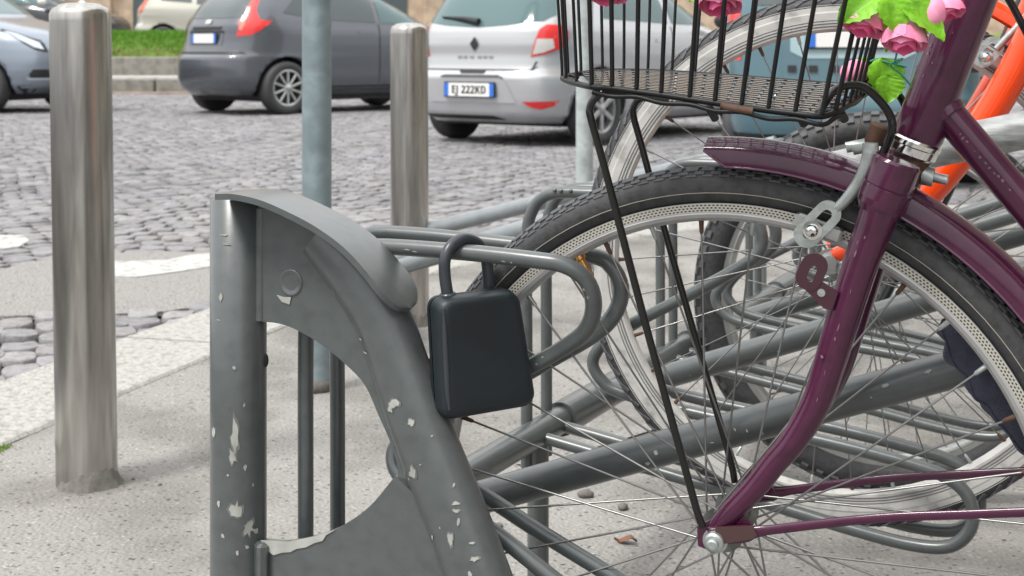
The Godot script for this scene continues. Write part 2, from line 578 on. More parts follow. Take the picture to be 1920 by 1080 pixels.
func cobbles(road: Node3D):
	var meshes := []
	for k in 5: meshes.append(stone_mesh(k))
	var spots := []
	var patch := PackedVector2Array(PATCH)
	var rows := int(26.0 / 0.142)
	for r in rows:
		for c in range(-130, 150):
			var x := c * 0.108 + (0.054 if r % 2 else 0.0)
			var z := 1.6 + r * 0.1405
			if absf(x) > z * 0.37 + 0.9: continue
			var sx := fposmod(x, 1.7) / 1.7 * TAU
			var z2 := z + 0.15 * cos(sx) + x * 0.16
			var yaw := atan(0.15 * TAU / 1.7 * sin(sx)) - 0.16
			var p := Vector2(x + rng.randf_range(-0.012, 0.012), z2 + rng.randf_range(-0.015, 0.015))
			if p.y > 26.3 or p.y < 1.2: continue
			if p.y < 9.5 and beside_kerb(p) > -0.215: continue
			if p.y >= 9.5 and p.x > 8: pass
			if Geometry2D.is_point_in_polygon(p, patch): continue
			var b := Basis(Vector3.UP, yaw + rng.randf_range(-0.12, 0.12)) * Basis(Vector3.RIGHT, rng.randf_range(-0.04, 0.04)) * Basis(Vector3.BACK, rng.randf_range(-0.05, 0.05))
			b = b.scaled_local(Vector3(rng.randf_range(0.9, 1.07), 1, rng.randf_range(1.24, 1.45)))
			var lift := 0.006 * sin(x * 2.1) * cos(z * 1.7) + rng.randf_range(-0.003, 0.003)
			spots.append([p, Transform3D(b, Vector3(p.x, ROAD + lift, -p.y)), rng.randi() % 5])
	# the nearest ones in view are stones of their own
	var near := []
	var rest := []
	for s in spots:
		var p: Vector2 = s[0]
		var px := 960.0 + p.x / p.y * FOCAL
		var py := 90.0 + 0.81 / p.y * FOCAL
		if px > -30 and px < 1000 and py < 800 and not (px > 400 and px < 560 and py > 380): near.append(s)
		else: rest.append(s)
	near.sort_custom(func(a, b): return a[0].y < b[0].y)
	for i in near.size():
		if i < 300: put("cobblestone", meshes[near[i][2]], M.cobbles[rng.randi() % 5], road, near[i][1])
		else: rest.append(near[i])
	for k in 5:
		var mine := rest.filter(func(s): return s[2] == k)
		var mm := MultiMesh.new()
		mm.transform_format = MultiMesh.TRANSFORM_3D
		mm.use_colors = true
		mm.mesh = meshes[k]
		mm.instance_count = mine.size()
		for i in mine.size():
			mm.set_instance_transform(i, mine[i][1])
			var v := rng.randf_range(0.19, 0.3)
			mm.set_instance_color(i, Color(v * rng.randf_range(0.98, 1.03), v * 0.985, v * rng.randf_range(0.98, 1.05)))
		var o := MultiMeshInstance3D.new()
		o.name = "cobblestones" if k == 0 else "cobblestones_%03d" % k
		o.multimesh = mm
		o.material_override = M.cobble_stuff
		o.set_meta("kind", "stuff")
		road.add_child(o, true)

# ---------------------------------------------------------------- street furniture
func bollard(px, py, r, h, label, mound, lean):
	var z: float = EYE / ((py - 90.0) / FOCAL)
	var at := sight(px, py, z)
	var o := thing("bollard", label, "bollard", Vector3(at.x, 0, at.z), "steel bollards along the kerb")
	var st := begin()
	var e := 0.014
	lathe(st, at, Vector3.UP, [[r, -0.03], [r, 0.0], [r, h * 0.3], [r, h * 0.6], [r, h - e - 0.012], [r, h - e], [r - e * 0.15, h - e * 0.55], [r - e * 0.5, h - e * 0.18], [r - e, h], [r * 0.7, h + 0.0035], [r * 0.4, h + 0.006], [0.0, h + 0.007]], 64)
	part("post", st, M.steel, o)
	if mound:
		st = begin()
		var rows := []
		for k in 4:
			var ring := []
			for j in 40:
				var w := TAU * j / 40
				var big := 0.12 + 0.88 * clampf(cos(w - 0.9) * 0.8 + 0.35, 0.0, 1.0)
				big = maxf(0.0, big - 0.3) * rng.randf_range(0.7, 1.3)
				var q: float = [r - 0.004, r + 0.0015 * big, r + 0.007 * big, r + 0.02 * big][k]
				var hh: float = [0.05, 0.042, 0.02, 0.0][k] * big
				ring.append(Vector3(at.x + cos(w) * q, hh - 0.001, at.z + sin(w) * q))
			rows.append(ring)
		skin(st, rows)
		part("mortar_collar", st, M.stone, o)
	o.rotation.z = lean

func pole(px, py, r, h, label, m):
	var z: float = EYE / ((py - 90.0) / FOCAL)
	var at := sight(px, py, z)
	var o := thing("sign_pole", label, "pole", Vector3(at.x, 0, at.z), "round poles beside the kerb")
	var st := begin()
	lathe(st, at, Vector3.UP, [[r, -0.02], [r, h * 0.5], [r, h], [0.0, h + 0.01]], 40)
	part("shaft", st, m, o)
	st = begin()
	lathe(st, at, Vector3.UP, [[r + 0.001, 0.0], [r + 0.006, 0.002], [r + 0.005, 0.02], [r + 0.0005, 0.026]], 40)
	part("foot_collar", st, M.stone, o)

func far_side():
	# raised planted bank across the road: kerb stones, ledge, low wall, grass
	var kn := Node3D.new()
	kn.name = "far_kerb"
	add_child(kn, true)
	kn.set_meta("kind", "structure")
	var x := -13.0
	while x < 16.0:
		var st := begin()
		var l := rng.randf_range(1.1, 1.45)
		block(st, Vector3(x + l / 2, 0.10, -26.6), Vector3(l - 0.03, 0.29, 0.3), Basis.IDENTITY, 0.03)
		part("kerb_stone", st, M.kerb_far, kn)
		x += l
	var st := begin()
	block(st, Vector3(0, -0.02, -26.35), Vector3(60, 0.05, 0.16), Basis.IDENTITY, 0.01)
	setting("gutter", st, wear(mat(0.4, 0.3, 0.24, 0.9), texs.values()[0], 1.0))
	st = begin()
	block(st, Vector3(0, 0.05, -27.6), Vector3(60, 0.42, 1.7), Basis.IDENTITY, 0.02)
	setting("ledge", st, wear(mat(0.42, 0.4, 0.38, 0.9), texs.values()[0], 1.0))
	st = begin()
	block(st, Vector3(0, 0.3, -28.6), Vector3(60, 0.62, 0.3), Basis.IDENTITY, 0.02)
	var w := part("planter_wall", st, M.kerb_far, self)
	w.set_meta("label", "low dark stone wall holding up the grass bank")
	w.set_meta("category", "wall")
	st = begin()
	var rows := []
	for i in 9:
		var row := []
		for j in 61:
			row.append(Vector3(-30 + j, 0.55 + 0.5 * sin(i / 8.0 * PI / 2) + rng.randf_range(-0.02, 0.02), -28.7 - i * 0.1))
		rows.append(row)
	skin(st, rows, false)
	setting("bank", st, wear(mat(0.14, 0.22, 0.04, 0.95), texs.values()[0], 1.0))
	# grass blades
	st = begin()
	st.set_smooth_group(0xFFFFFFFF)
	for k in 3:
		var a := TAU * k / 3
		var s := Vector3(cos(a), 0, sin(a)) * 0.012
		var lean := Vector3(sin(a * 2 + 1), 0, cos(a)) * 0.04
		tri(st, -s, s, lean + Vector3(0, 0.11, 0))
	st.generate_normals()
	var mm := MultiMesh.new()
	mm.transform_format = MultiMesh.TRANSFORM_3D
	mm.use_colors = true
	mm.mesh = st.commit()
	mm.instance_count = 26000
	for i in 26000:
		var gx := rng.randf_range(-12, 4)
		var gi := rng.randf_range(0, 8.0)
		mm.set_instance_transform(i, Transform3D(Basis(Vector3.UP, rng.randf() * TAU).scaled_local(Vector3.ONE * rng.randf_range(0.6, 1.3)), Vector3(gx, 0.53 + 0.5 * sin(gi / 8.0 * PI / 2), -28.75 - gi * 0.1)))
		var dry := 1.0 if gi < 1.6 and rng.randf() < 0.55 else 0.0
		mm.set_instance_color(i, Color(1.0 + dry * 1.6, rng.randf_range(0.8, 1.2) * (1.0 - dry * 0.1), 1.0 + dry * 4.0))
	var g := MultiMeshInstance3D.new()
	g.name = "grass"
	g.multimesh = mm
	g.material_override = M.grass
	add_child(g, true)
	g.set_meta("label", "bright green grass covering the bank across the road")
	g.set_meta("category", "grass")
	g.set_meta("kind", "stuff")
	# upper street behind the bank and the house front
	st = begin()
	st.set_smooth_group(0xFFFFFFFF)
	quad(st, Vector3(-60, 0.62, -29.4), Vector3(60, 0.62, -29.4), Vector3(60, 0.62, -80), Vector3(-60, 0.62, -80))
	setting("upper_street", st, M.patch)
	var hs := thing("house_front", "tan plastered house front with pilasters behind the parked cars", "building", Vector3(-5, 0.6, -42))
	st = begin()
	block(st, Vector3(0, 6.6, -44), Vector3(60, 12, 4))
	part("wall", st, M.wall, hs)
	for i in 12:
		st = begin()
		block(st, Vector3(-27 + i * 3.1, 5.6, -41.9), Vector3(0.55, 10, 0.24), Basis.IDENTITY, 0.03)
		part("pilaster", st, M.wall, hs)
		if i % 2 == 1:
			st = begin()
			block(st, Vector3(-25.4 + i * 3.1, 2.0, -41.99), Vector3(1.5, 2.8, 0.06))
			part("window", st, M.glass, hs)
	st = begin()
	block(st, Vector3(0, 0.85, -41.95), Vector3(60, 0.5, 0.16), Basis.IDENTITY, 0.03)
	part("plinth", st, M.wall_dark, hs)
	# small shrub at the foot of the house
	var sh := thing("shrub", "small dark shrub at the foot of the tan house front", "shrub", Vector3(-9.1, 0.62, -34))
	st = begin()
	st.set_smooth_group(0xFFFFFFFF)
	for i in 420:
		var d := Vector3(rng.randfn(), rng.randfn(), rng.randfn()).normalized() * pow(rng.randf(), 0.4)
		var c := Vector3(-9.1, 0.98, -34) + d * Vector3(0.34, 0.42, 0.3)
		var a := Vector3(rng.randfn(), rng.randfn(), rng.randfn()).normalized() * 0.05
		var b2 := Vector3(rng.randfn(), rng.randfn(), rng.randfn()).normalized() * 0.05
		quad(st, c - a, c + b2, c + a, c - b2)
	part("foliage", st, mat(0.06, 0.075, 0.03, 0.8), sh)
	st = begin()
	for i in 5:
		var a := TAU * i / 5
		rod(st, Vector3(-9.1, 0.62, -34), Vector3(-9.1 + cos(a) * 0.18, 1.1, -34 + sin(a) * 0.18), [0.015, 0.006], 6)
	part("stem", st, M.wall_dark, sh)

func litter():
	# dry leaf, pebbles and the moss in the kerb joint
	var p := sight(1173, 1019, EYE / (929.0 / FOCAL))
	var st := begin()
	var rows := []
	for i in 5:
		var row := []
		for j in 5:
			var a := i / 4.0 - 0.5
			var b := j / 4.0 - 0.5
			var wd := (1.0 - pow(absf(a) * 2.0, 2.0)) * 0.022
			row.append(p + Vector3(a * 0.036, 0.004 + 0.008 * absf(b) + 0.005 * sin(a * 7), b * wd + 0.004 * sin(a * 5)))
		rows.append(row)
	skin(st, rows, false)
	var o := part("dry_leaf", st, M.dry_leaf, self)
	o.set_meta("label", "curled reddish dry leaf lying on the pavement below the spokes"); o.set_meta("category", "leaf")
	var k := 0
	for q in [[1098, 932, 0.011, "dark pebble half hidden under the lower grey rack arm"], [1168, 955, 0.009, "angular grey pebble on the pavement between two spokes"], [935, 988, 0.006, "tiny pebble beside the curved leg of the bicycle rack"], [300, 910, 0.003, "black speck of grit near the foot of the large bollard"], [250, 899, 0.003, "small dark crumb just right of the large bollard"]]:
		p = sight(q[0], q[1], EYE / ((q[1] - 90.0) / FOCAL))
		st = begin()
		ball(st, p + Vector3(0, q[2] * 0.5, 0), Vector3(q[2] * 1.4, q[2] * 0.7, q[2]), Basis(Vector3.UP, k * 1.3), 5)
		o = part("pebble", st, M.stone, self)
		o.set_meta("label", q[3]); o.set_meta("category", "pebble")
		k += 1
	st = begin()
	st.set_smooth_group(0xFFFFFFFF)
	for i in 900:
		var f := rng.randf()
		var i0 := 8 + f * 0.8
		var a := kerb_off(int(i0), 0.178).lerp(kerb_off(int(i0) + 1, 0.178), fmod(i0, 1.0))
		if sin(i0 * 40.0) + rng.randf_range(-1, 1) < -0.3: continue
		var c := Vector3(a.x + rng.randfn(0, 0.005), 0.001, -a.y + rng.randfn(0, 0.006))
		tri(st, c + Vector3(-0.003, 0, 0), c + Vector3(0.003, 0, 0.002), c + Vector3(rng.randf_range(-0.004, 0.004), rng.randf_range(0.003, 0.011), rng.randf_range(-0.004, 0.004)))
	o = part("moss", st, M.moss, self)
	o.set_meta("label", "strip of green moss in the joint behind the kerb stones"); o.set_meta("category", "moss"); o.set_meta("kind", "stuff")

# ---------------------------------------------------------------- bicycle rack
func hoop(d: float, parent: Node3D):
	var pts := [[-0.112, 0.2], [-0.112, 0.36], [-0.112, 0.5], [-0.105, 0.552], [-0.078, 0.579], [-0.02, 0.583], [0.07, 0.581], [0.15, 0.577], [0.192, 0.568], [0.217, 0.546], [0.217, 0.518], [0.19, 0.495], [0.112, 0.449], [0.025, 0.4], [-0.004, 0.375], [-0.014, 0.352], [0.0, 0.33], [0.03, 0.316], [0.127, 0.3], [0.3, 0.281], [0.4, 0.266], [0.452, 0.253], [0.478, 0.23], [0.48, 0.196], [0.456, 0.17], [0.41, 0.165], [0.337, 0.174], [0.234, 0.192], [0.05, 0.222], [-0.112, 0.248]]
	bent(pts.map(func(q): return rk(q[0], q[1], d)), parent)

func bent(pts: Array, parent: Node3D):
	var st := begin()
	tube(st, smooth(pts, 5), 0.0082, 12)
	part("wheel_holder", st, M.rack, parent)

# the pair of holders for the purple bicycle: the lower loop reaches nearer the ground
func low_hoops(parent: Node3D):
	var near := []
	for q in [[573, 1130, -0.04], [573, 900, -0.04], [573, 680, -0.043], [576, 590, -0.047], [592, 520, -0.053], [632, 474, -0.058], [700, 462, -0.062], [870, 473, -0.062], [1000, 487, -0.062], [1058, 497, -0.059], [1098, 524, -0.05], [1113, 570, -0.04], [1100, 617, -0.028], [1060, 650, -0.018], [990, 690, -0.012], [900, 736, -0.012], [800, 790, -0.016], [752, 826, -0.022], [738, 858, -0.027], [752, 893, -0.032], [800, 926, -0.035], [870, 962, -0.035], [932, 1002, -0.035], [1032, 1081, -0.035], [1150, 1175, -0.035]]:
		near.append(on_rack(q[0], q[1], q[2]))
	for q in [[0.33, 0.17], [0.38, 0.14], [0.395, 0.11], [0.37, 0.085], [0.3, 0.09], [0.1, 0.16], [-0.1, 0.235]]: near.append(rk(q[0], q[1], -0.035))
	bent(near, parent)
	for q in [[770, 466, 9, 2], [785, 470, 6, 2], [950, 488, 5, 3], [965, 490, 3, 3], [1075, 512, 5, 2], [1100, 540, 4, 4], [1108, 556, 3, 4], [1042, 655, 4, 3], [1020, 668, 3, 2], [1010, 680, 3, 3], [1030, 640, 2, 2]]:
		var path := smooth(near, 5)
		var c := on_rack(q[0], q[1], -0.045)
		var best := 0
		for i in path.size():
			if i < 110 and path[i].distance_to(c) < path[best].distance_to(c): best = i
		nick(parent, "paint_nick", q[0], q[1], q[3], q[2], path[best], (path[best + 1] - path[best - 1]).normalized(), 0.0082, -RN, M.chip)
	var far := []
	for q in [[-0.112, 0.2], [-0.112, 0.36], [-0.112, 0.5], [-0.105, 0.552], [-0.078, 0.58], [-0.02, 0.584], [0.088, 0.58]]: far.append(rk(q[0], q[1], 0.035))
	for q in [[1105, 478], [1148, 502], [1165, 545], [1150, 592], [1110, 630], [1030, 676], [900, 750], [830, 795], [800, 830], [805, 862], [840, 888], [905, 927], [1020, 1002], [1150, 1082], [1260, 1155]]: far.append(on_rack(q[0], q[1], 0.035))
	for q in [[0.33, 0.2], [0.39, 0.165], [0.405, 0.13], [0.38, 0.1], [0.3, 0.1], [0.1, 0.17], [-0.1, 0.24]]: far.append(rk(q[0], q[1], 0.035))
	bent(far, parent)

func chip_on(called, st_parent, pts: Array, m):
	var st := begin()
	fan(st, pts)
	part(called, st, m, st_parent)

func ragged(n: int, a: float, b: float, rough: float) -> Array:
	var out := []
	for i in n:
		var w := TAU * i / n
		var k := rng.randf_range(1.0 - rough, 1.0 + rough)
		out.append(Vector2(cos(w) * a * k, sin(w) * b * k))
	return out

func rack():
	var o := thing("bicycle_rack", "grey steel bicycle rack with curved capped end frame and paired wheel hoops", "bicycle rack", rk(-0.1, 0, -0.085))
	var D := -0.085
	# end frame: round post
	var foot := on_rack(447, 700, D)
	var top := on_rack(449, 363, D).y
	var st := begin()
	var r := 0.0285
	lathe(st, Vector3(foot.x, 0, foot.z), Vector3.UP, [[r, -0.02], [r, 0.2], [r, 0.4], [r, top - 0.004], [0.0, top - 0.003]], 40)
	part("post", st, M.rack, o)
	# curved leg
	var lp := []
	for q in [[602, 446], [655, 505], [715, 592], [752, 695], [787, 795], [817, 873], [862, 985], [896, 1078], [950, 1230], [1003, 1400], [1040, 1530]]:
		lp.append(on_rack(q[0], q[1], D))
	lp[10].y = -0.02
	var leg_path := smooth(lp, 6)
	st = begin()
	tube(st, leg_path, [0.024, 0.029, 0.0305, 0.0315, 0.032, 0.033, 0.034], 28, true, 0.8, RN)
	part("curved_leg", st, M.rack, o)
	# webs
	st = begin()
	var up := [[485, 376], [520, 386], [575, 412], [625, 445], [680, 520], [730, 610], [770, 700], [795, 790], [815, 880], [790, 930], [752, 895], [750, 866], [737, 825], [715, 775], [690, 720], [655, 682], [610, 645], [565, 618], [530, 605], [495, 601]]
	var upper: Array = up.map(func(q): return on_rack(q[0], q[1], D))
	plate(st, upper.slice(0, 11) + smooth(upper.slice(11), 4), RN, 0.012)
	part("upper_web", st, M.rack, o)
	st = begin()
	var low := [[487, 1012], [540, 1015], [600, 1003], [650, 981], [700, 945], [747, 889], [800, 905], [880, 1080], [960, 1330]]
	var lo := low.map(func(q): return on_rack(q[0], q[1], D))
	var e1 := on_rack(975, 1400, D); e1.y = 0.06
	var e0 := on_rack(487, 1200, D); e0.y = 0.06
	lo[lo.size() - 1] = e1
	lo.append(e0)
	plate(st, smooth(lo.slice(0, 6), 5) + lo.slice(6), RN, 0.012)
	part("lower_web", st, M.rack, o)
	st = begin()
	# flange strip where the lower web meets the post
	var fa := on_rack(489, 1016, D - 0.008)
	block(st, Vector3(fa.x, fa.y / 2 + 0.03, fa.z), Vector3(0.012, fa.y - 0.06, 0.02), Basis(Vector3.UP, 0.426), 0.003)
	part("weld_strip", st, M.rack, o)
	st = begin()
	var ba := on_rack(489, 390, D - 0.002)
	var bb := on_rack(489, 600, D - 0.002)
	rod(st, ba, bb, [0.007, 0.007], 10)
	part("weld_strip", st, M.rack, o)
	# round dent plug in the upper web
	st = begin()
	var dc := on_rack(545, 530, D - 0.0065)
	lathe(st, dc, -RN, [[0.0135, 0.0], [0.0125, 0.0012], [0.011, 0.0005], [0.006, -0.001], [0.0, -0.0012]], 24)
	part("filled_hole", st, M.rack, o)
	# cap
	st = begin()
	var cp := smooth([[403, 371], [440, 372], [487, 383], [540, 406], [590, 433], [640, 470], [682, 515], [712, 556], [733, 594]].map(func(q): return on_rack(q[0], q[1], -0.135)), 6)
	var top_rows := []
	var low_rows := []
	var n := cp.size()
	var total := 0.0
	var lens := [0.0]
	for i in n - 1:
		total += cp[i].distance_to(cp[i + 1]); lens.append(total)
	var W := 0.066
	for i in n:
		var t: Vector3 = (cp[mini(i + 1, n - 1)] - cp[maxi(i - 1, 0)]).normalized()
		var nn := RN.cross(t).normalized()
		if nn.y < 0: nn = -nn
		var left: float = total - lens[i]
		var k := 1.0
		if left < W / 2: k = sqrt(maxf(0.0, 1.0 - pow(1.0 - left / (W / 2), 2.0)))
		k = maxf(k, 0.02)
		var mid: Vector3 = cp[i] + RN * W / 2
		if lens[i] < W * 0.7:
			k = 0.3 + 0.7 * sqrt(maxf(0.0, 1.0 - pow(1.0 - lens[i] / (W * 0.7), 2.0)))
			mid = cp[i] + RN * W / 2 * k
		var a := []
		var b := []
		for j in 9:
			var s := (j / 4.0 - 1.0) * W / 2 * k
			var crown := 0.0007 * (1.0 - pow(j / 4.0 - 1.0, 2.0))
			a.append(mid + RN * s + nn * (0.004 + crown))
			b.append(mid + RN * s + nn * (-0.002 + crown))
		top_rows.append(a); low_rows.append(b)
	st.set_smooth_group(1)
	skin(st, top_rows, false)
	st.set_smooth_group(2)
	skin(st, low_rows, false)
	st.set_smooth_group(0xFFFFFFFF)
	for i in n - 1:
		quad(st, top_rows[i][0], top_rows[i + 1][0], low_rows[i + 1][0], low_rows[i][0])
		quad(st, top_rows[i][8], top_rows[i + 1][8], low_rows[i + 1][8], low_rows[i][8])
	for j in 8:
		quad(st, top_rows[0][j], top_rows[0][j + 1], low_rows[0][j + 1], low_rows[0][j])
	part("cap", st, M.rack, o)
	# chips of missing paint: post
	var front := Vector3(-foot.x, 0, -foot.z).normalized()
	var side := Vector3(front.z, 0, -front.x)
	if side.x < 0: side = -side
	for q in [[440, 822, 8, 32], [436, 858, 7, 14], [442, 958, 13, 13], [466, 998, 10, 14], [463, 1034, 4, 5], [410, 945, 3, 6], [414, 557, 4, 7], [439, 690, 5, 4], [458, 764, 3, 4], [460, 882, 4, 6], [427, 892, 2, 3], [475, 920, 2, 4], [400, 813, 4, 9], [445, 1040, 3, 4], [422, 440, 9, 2], [425, 458, 8, 2], [410, 600, 5, 1], [480, 1010, 4, 6], [418, 1005, 3, 5]]:
		var c := on_rack(q[0], q[1], D - r)
		var k := 14 if q[3] > 10 else 8
		var shape := ragged(k, q[2] / 2100.0, q[3] / 2000.0, 0.42)
		for lay in ([1.28, 1.0] if q[3] > 6 else [1.0]):
			var pts := []
			for v in shape:
				var jag := rng.randf_range(0.94, 1.1) if lay > 1.0 else 1.0
				var off: float = (c - foot).dot(side) + v.x * lay * jag
				off = clampf(off, -r * 0.98, r * 0.98)
				pts.append(Vector3(foot.x, c.y + v.y * lay * jag, foot.z) + side * off + front * (sqrt(r * r - off * off) + (0.0003 if lay > 1.0 else 0.0007)))
			chip_on("paint_chip", o, pts, M.chip_edge if lay > 1.0 else M.chip)
	# leg
	for q in [[760, 748, 9, 9], [754, 757, 6, 7], [766, 743, 7, 8], [794, 781, 7, 7], [795, 875, 8, 11], [749, 836, 4, 6], [868, 995, 8, 11], [829, 996, 4, 6], [874, 932, 6, 4], [875, 945, 6, 3], [880, 965, 4, 8], [903, 1005, 5, 3], [909, 1034, 8, 5], [904, 1060, 4, 6], [868, 900, 2, 4], [773, 878, 2, 3], [785, 888, 2, 3], [828, 808, 2, 2], [812, 858, 3, 2], [848, 975, 2, 2], [700, 655, 8, 2], [690, 630, 6, 3], [640, 545, 2, 7]]:
		var c0 := on_rack(q[0], q[1], D)
		var best := 0
		for i in leg_path.size():
			if leg_path[i].distance_to(c0) < leg_path[best].distance_to(c0): best = i
		var t: Vector3 = (leg_path[mini(best + 1, leg_path.size() - 1)] - leg_path[maxi(best - 1, 0)]).normalized()
		var y := RN.cross(t).normalized()
		var rl := [0.024, 0.029, 0.0305, 0.0315, 0.032, 0.033, 0.034]
		var rf: float = float(best) / (leg_path.size() - 1) * 6.0
		var rr: float = lerpf(rl[int(minf(rf, 5.0))], rl[int(minf(rf, 5.0)) + 1], rf - int(minf(rf, 5.0)))
		var shape := ragged(12 if q[2] > 5 else 7, q[2] / 2200.0, q[3] / 2200.0, 0.38)
		for lay in ([1.3, 1.0] if q[2] > 4 else [1.0]):
			var pts := []
			for v in shape:
				var jag := rng.randf_range(0.94, 1.12) if lay > 1.0 else 1.0
				var c: Vector3 = c0 + RU * v.x * lay * jag + Vector3.UP * v.y * lay * jag
				var rel: Vector3 = c - leg_path[best]
				var off := clampf(rel.dot(y), -rr * 0.95, rr * 0.95)
				pts.append(leg_path[best] + t * rel.dot(t) + y * off - RN * (rr * 0.8 * sqrt(1.0 - off * off / rr / rr) + (0.0005 if lay > 1.0 else 0.0009)))
			chip_on("paint_chip", o, pts, M.chip_edge if lay > 1.0 else M.chip)
	# webs: the long bare strip on the upper edge of the lower web, and a torn chip under the plug
	for poly in [[[489, 1013], [540, 1016], [588, 1006], [628, 994], [612, 1003], [605, 1014], [590, 1018], [574, 1026], [556, 1029], [545, 1035], [530, 1036], [513, 1041], [498, 1030]], [[519, 553], [532, 557], [546, 557], [543, 571], [529, 566]]]:
		var pts: Array = poly.map(func(q): return on_rack(q[0], q[1], D - 0.0068))
		st = begin()
		plate(st, pts, RN, 0.0008)
		part("paint_chip", st, M.chip, o)
	# drain hole in the post
	st = begin()
	var hc := on_rack(496, 681, D - 0.004)
	ball(st, Vector3(foot.x, hc.y, foot.z) + side * 0.0272 + front * 0.009, Vector3(0.003, 0.007, 0.004), Basis.IDENTITY, 6)
	part("drain_hole", st, M.dull, o)
	# rail under the holders
	st = begin()
	rod(st, rk(-0.1, 0.247, D), rk(-0.1, 0.247, 3.4), [0.0195, 0.0195], 24)
	part("rail", st, M.rack, o)
	for s in [[0.63, 0.95], [1.23, 1.55], [1.85, 2.2]]:
		st = begin()
		turned(st, rk(-0.1, 0.247, s[0]), RN, [[0.0196, 0.0], [0.0245, 0.0], [0.025, 0.0015], [0.025, s[1] - s[0]], [0.0196, s[1] - s[0]]], 28)
		part("rail_sleeve", st, M.rack, o)
	# feet
	for d in [0.55, 1.7, 3.2]:
		st = begin()
		rod(st, rk(-0.1, 0.235, d), rk(-0.1, -0.02, d), [0.015, 0.015], 16)
		turned(st, rk(-0.1, 0.0, d), Vector3.UP, [[0.045, -0.001], [0.045, 0.008], [0.0, 0.009]], 20)
		part("foot", st, M.rack, o)
	# slanting arms
	for d in [0.12, 0.8, 1.42, 2.0, 2.6]:
		st = begin()
		rod(st, rk(-0.1, 0.246, d), rk(0.86, 0.6, d), [0.018, 0.018], 24)
		part("arm", st, M.rack, o)
	for q in [[1387, 797, 3, 5, 0.12], [1410, 800, 2, 5, 0.12], [1373, 812, 4, 3, 0.12], [1345, 822, 6, 2, 0.12], [1437, 806, 3, 4, 0.12], [1603, 782, 4, 2, 0.12], [1562, 786, 3, 3, 0.12], [1665, 716, 8, 4, 0.12], [1640, 738, 3, 2, 0.12], [1240, 840, 5, 7, 0.12], [1225, 862, 8, 4, 0.12], [1466, 655, 6, 3, 0.8], [1300, 700, 3, 3, 0.8], [1745, 690, 9, 5, 0.12]]:
		nick(o, "paint_nick", q[0], q[1], q[3], q[2], rk(-0.1, 0.246, q[4]), (rk(0.86, 0.6, 0) - rk(-0.1, 0.246, 0)).normalized(), 0.018, -RN, M.chip)
	low_hoops(o)
	for k in range(1, 5):
		for s in [-0.035, 0.035]:
			hoop(k * 0.573 + s, o)
	# thick worn bar that crosses between the first two bicycles
	st = begin()
	var a1 := on_rack(1470, 338, 0.42)
	var a2 := on_rack(1905, 247, 0.42)
	rod(st, a1, a2 + (a2 - a1) * 1.3, [0.0215, 0.0215], 24)
	part("cross_bar", st, M.rack_worn, o)
	# bosses on the holder behind
	st = begin()
	for q in [[1040, 357], [1052, 358], [1070, 358]]:
		ball(st, on_rack(q[0], q[1], 0.53), Vector3.ONE * 0.003, Basis.IDENTITY, 5)
	part("weld_bead", st, M.rack, o)

func second_rack():
	# the next rack, farther back: two slanting arms on a rail of its own
	var U := func(px, py, z): return sight(px, py, z)
	var o := thing("bicycle_rack", "farther grey bicycle rack seen as two slanting tubes by the second bollard", "bicycle rack", Vector3(-0.35, 0, -3.9))
	for q in [[Vector2(690, 459), 4.3, Vector2(1180, 338), 3.98], [Vector2(700, 512), 3.8, Vector2(1180, 370), 3.5]]:
		var st := begin()
		var a: Vector3 = U.call(q[0].x, q[0].y, q[1])
		var b: Vector3 = U.call(q[2].x, q[2].y, q[3])
		rod(st, a, b + (b - a) * 0.5, [0.0215, 0.0215], 20)
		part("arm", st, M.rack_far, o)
	var st := begin()
	rod(st, sight(690, 459, 4.3), sight(720, 506, 3.72), [0.02, 0.02], 18)
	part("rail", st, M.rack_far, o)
	st = begin()
	rod(st, sight(725, 503, 3.79), sight(835, 472, 3.72), [0.026, 0.026], 20)
	part("arm_sleeve", st, M.rack, o)
	st = begin()
	var p := sight(742, 500, 3.78)
	rod(st, p, Vector3(p.x, -0.02, p.z), [0.017, 0.017], 16)
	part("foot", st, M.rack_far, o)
	st = begin()
	p = sight(1180, 354, 3.75)
	var e: Vector3 = p + (p - sight(700, 485, 4.05)) * 0.45
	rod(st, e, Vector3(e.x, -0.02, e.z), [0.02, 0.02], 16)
	part("foot", st, M.rack_far, o)

# a small nick in the paint of a round tube: the spot seen at px, py on the tube from a along dir
func nick(parent: Node3D, called: String, px, py, w, h, a: Vector3, dir: Vector3, r: float, n: Vector3, m):
	var p := on_plane(px, py, a, n)
	var y := n.cross(dir).normalized()
	var pts := []
	for v in ragged(8, w / 2700.0, h / 2500.0, 0.45):
		var q: Vector3 = p + dir * v.y + y * v.x - a
		var off := clampf(q.dot(y), -r * 0.96, r * 0.96)
		pts.append(a + dir * q.dot(dir) + y * off + n * (sqrt(r * r - off * off) + 0.0005))
	var st := begin()
	fan(st, pts)
	part(called, st, m, parent)

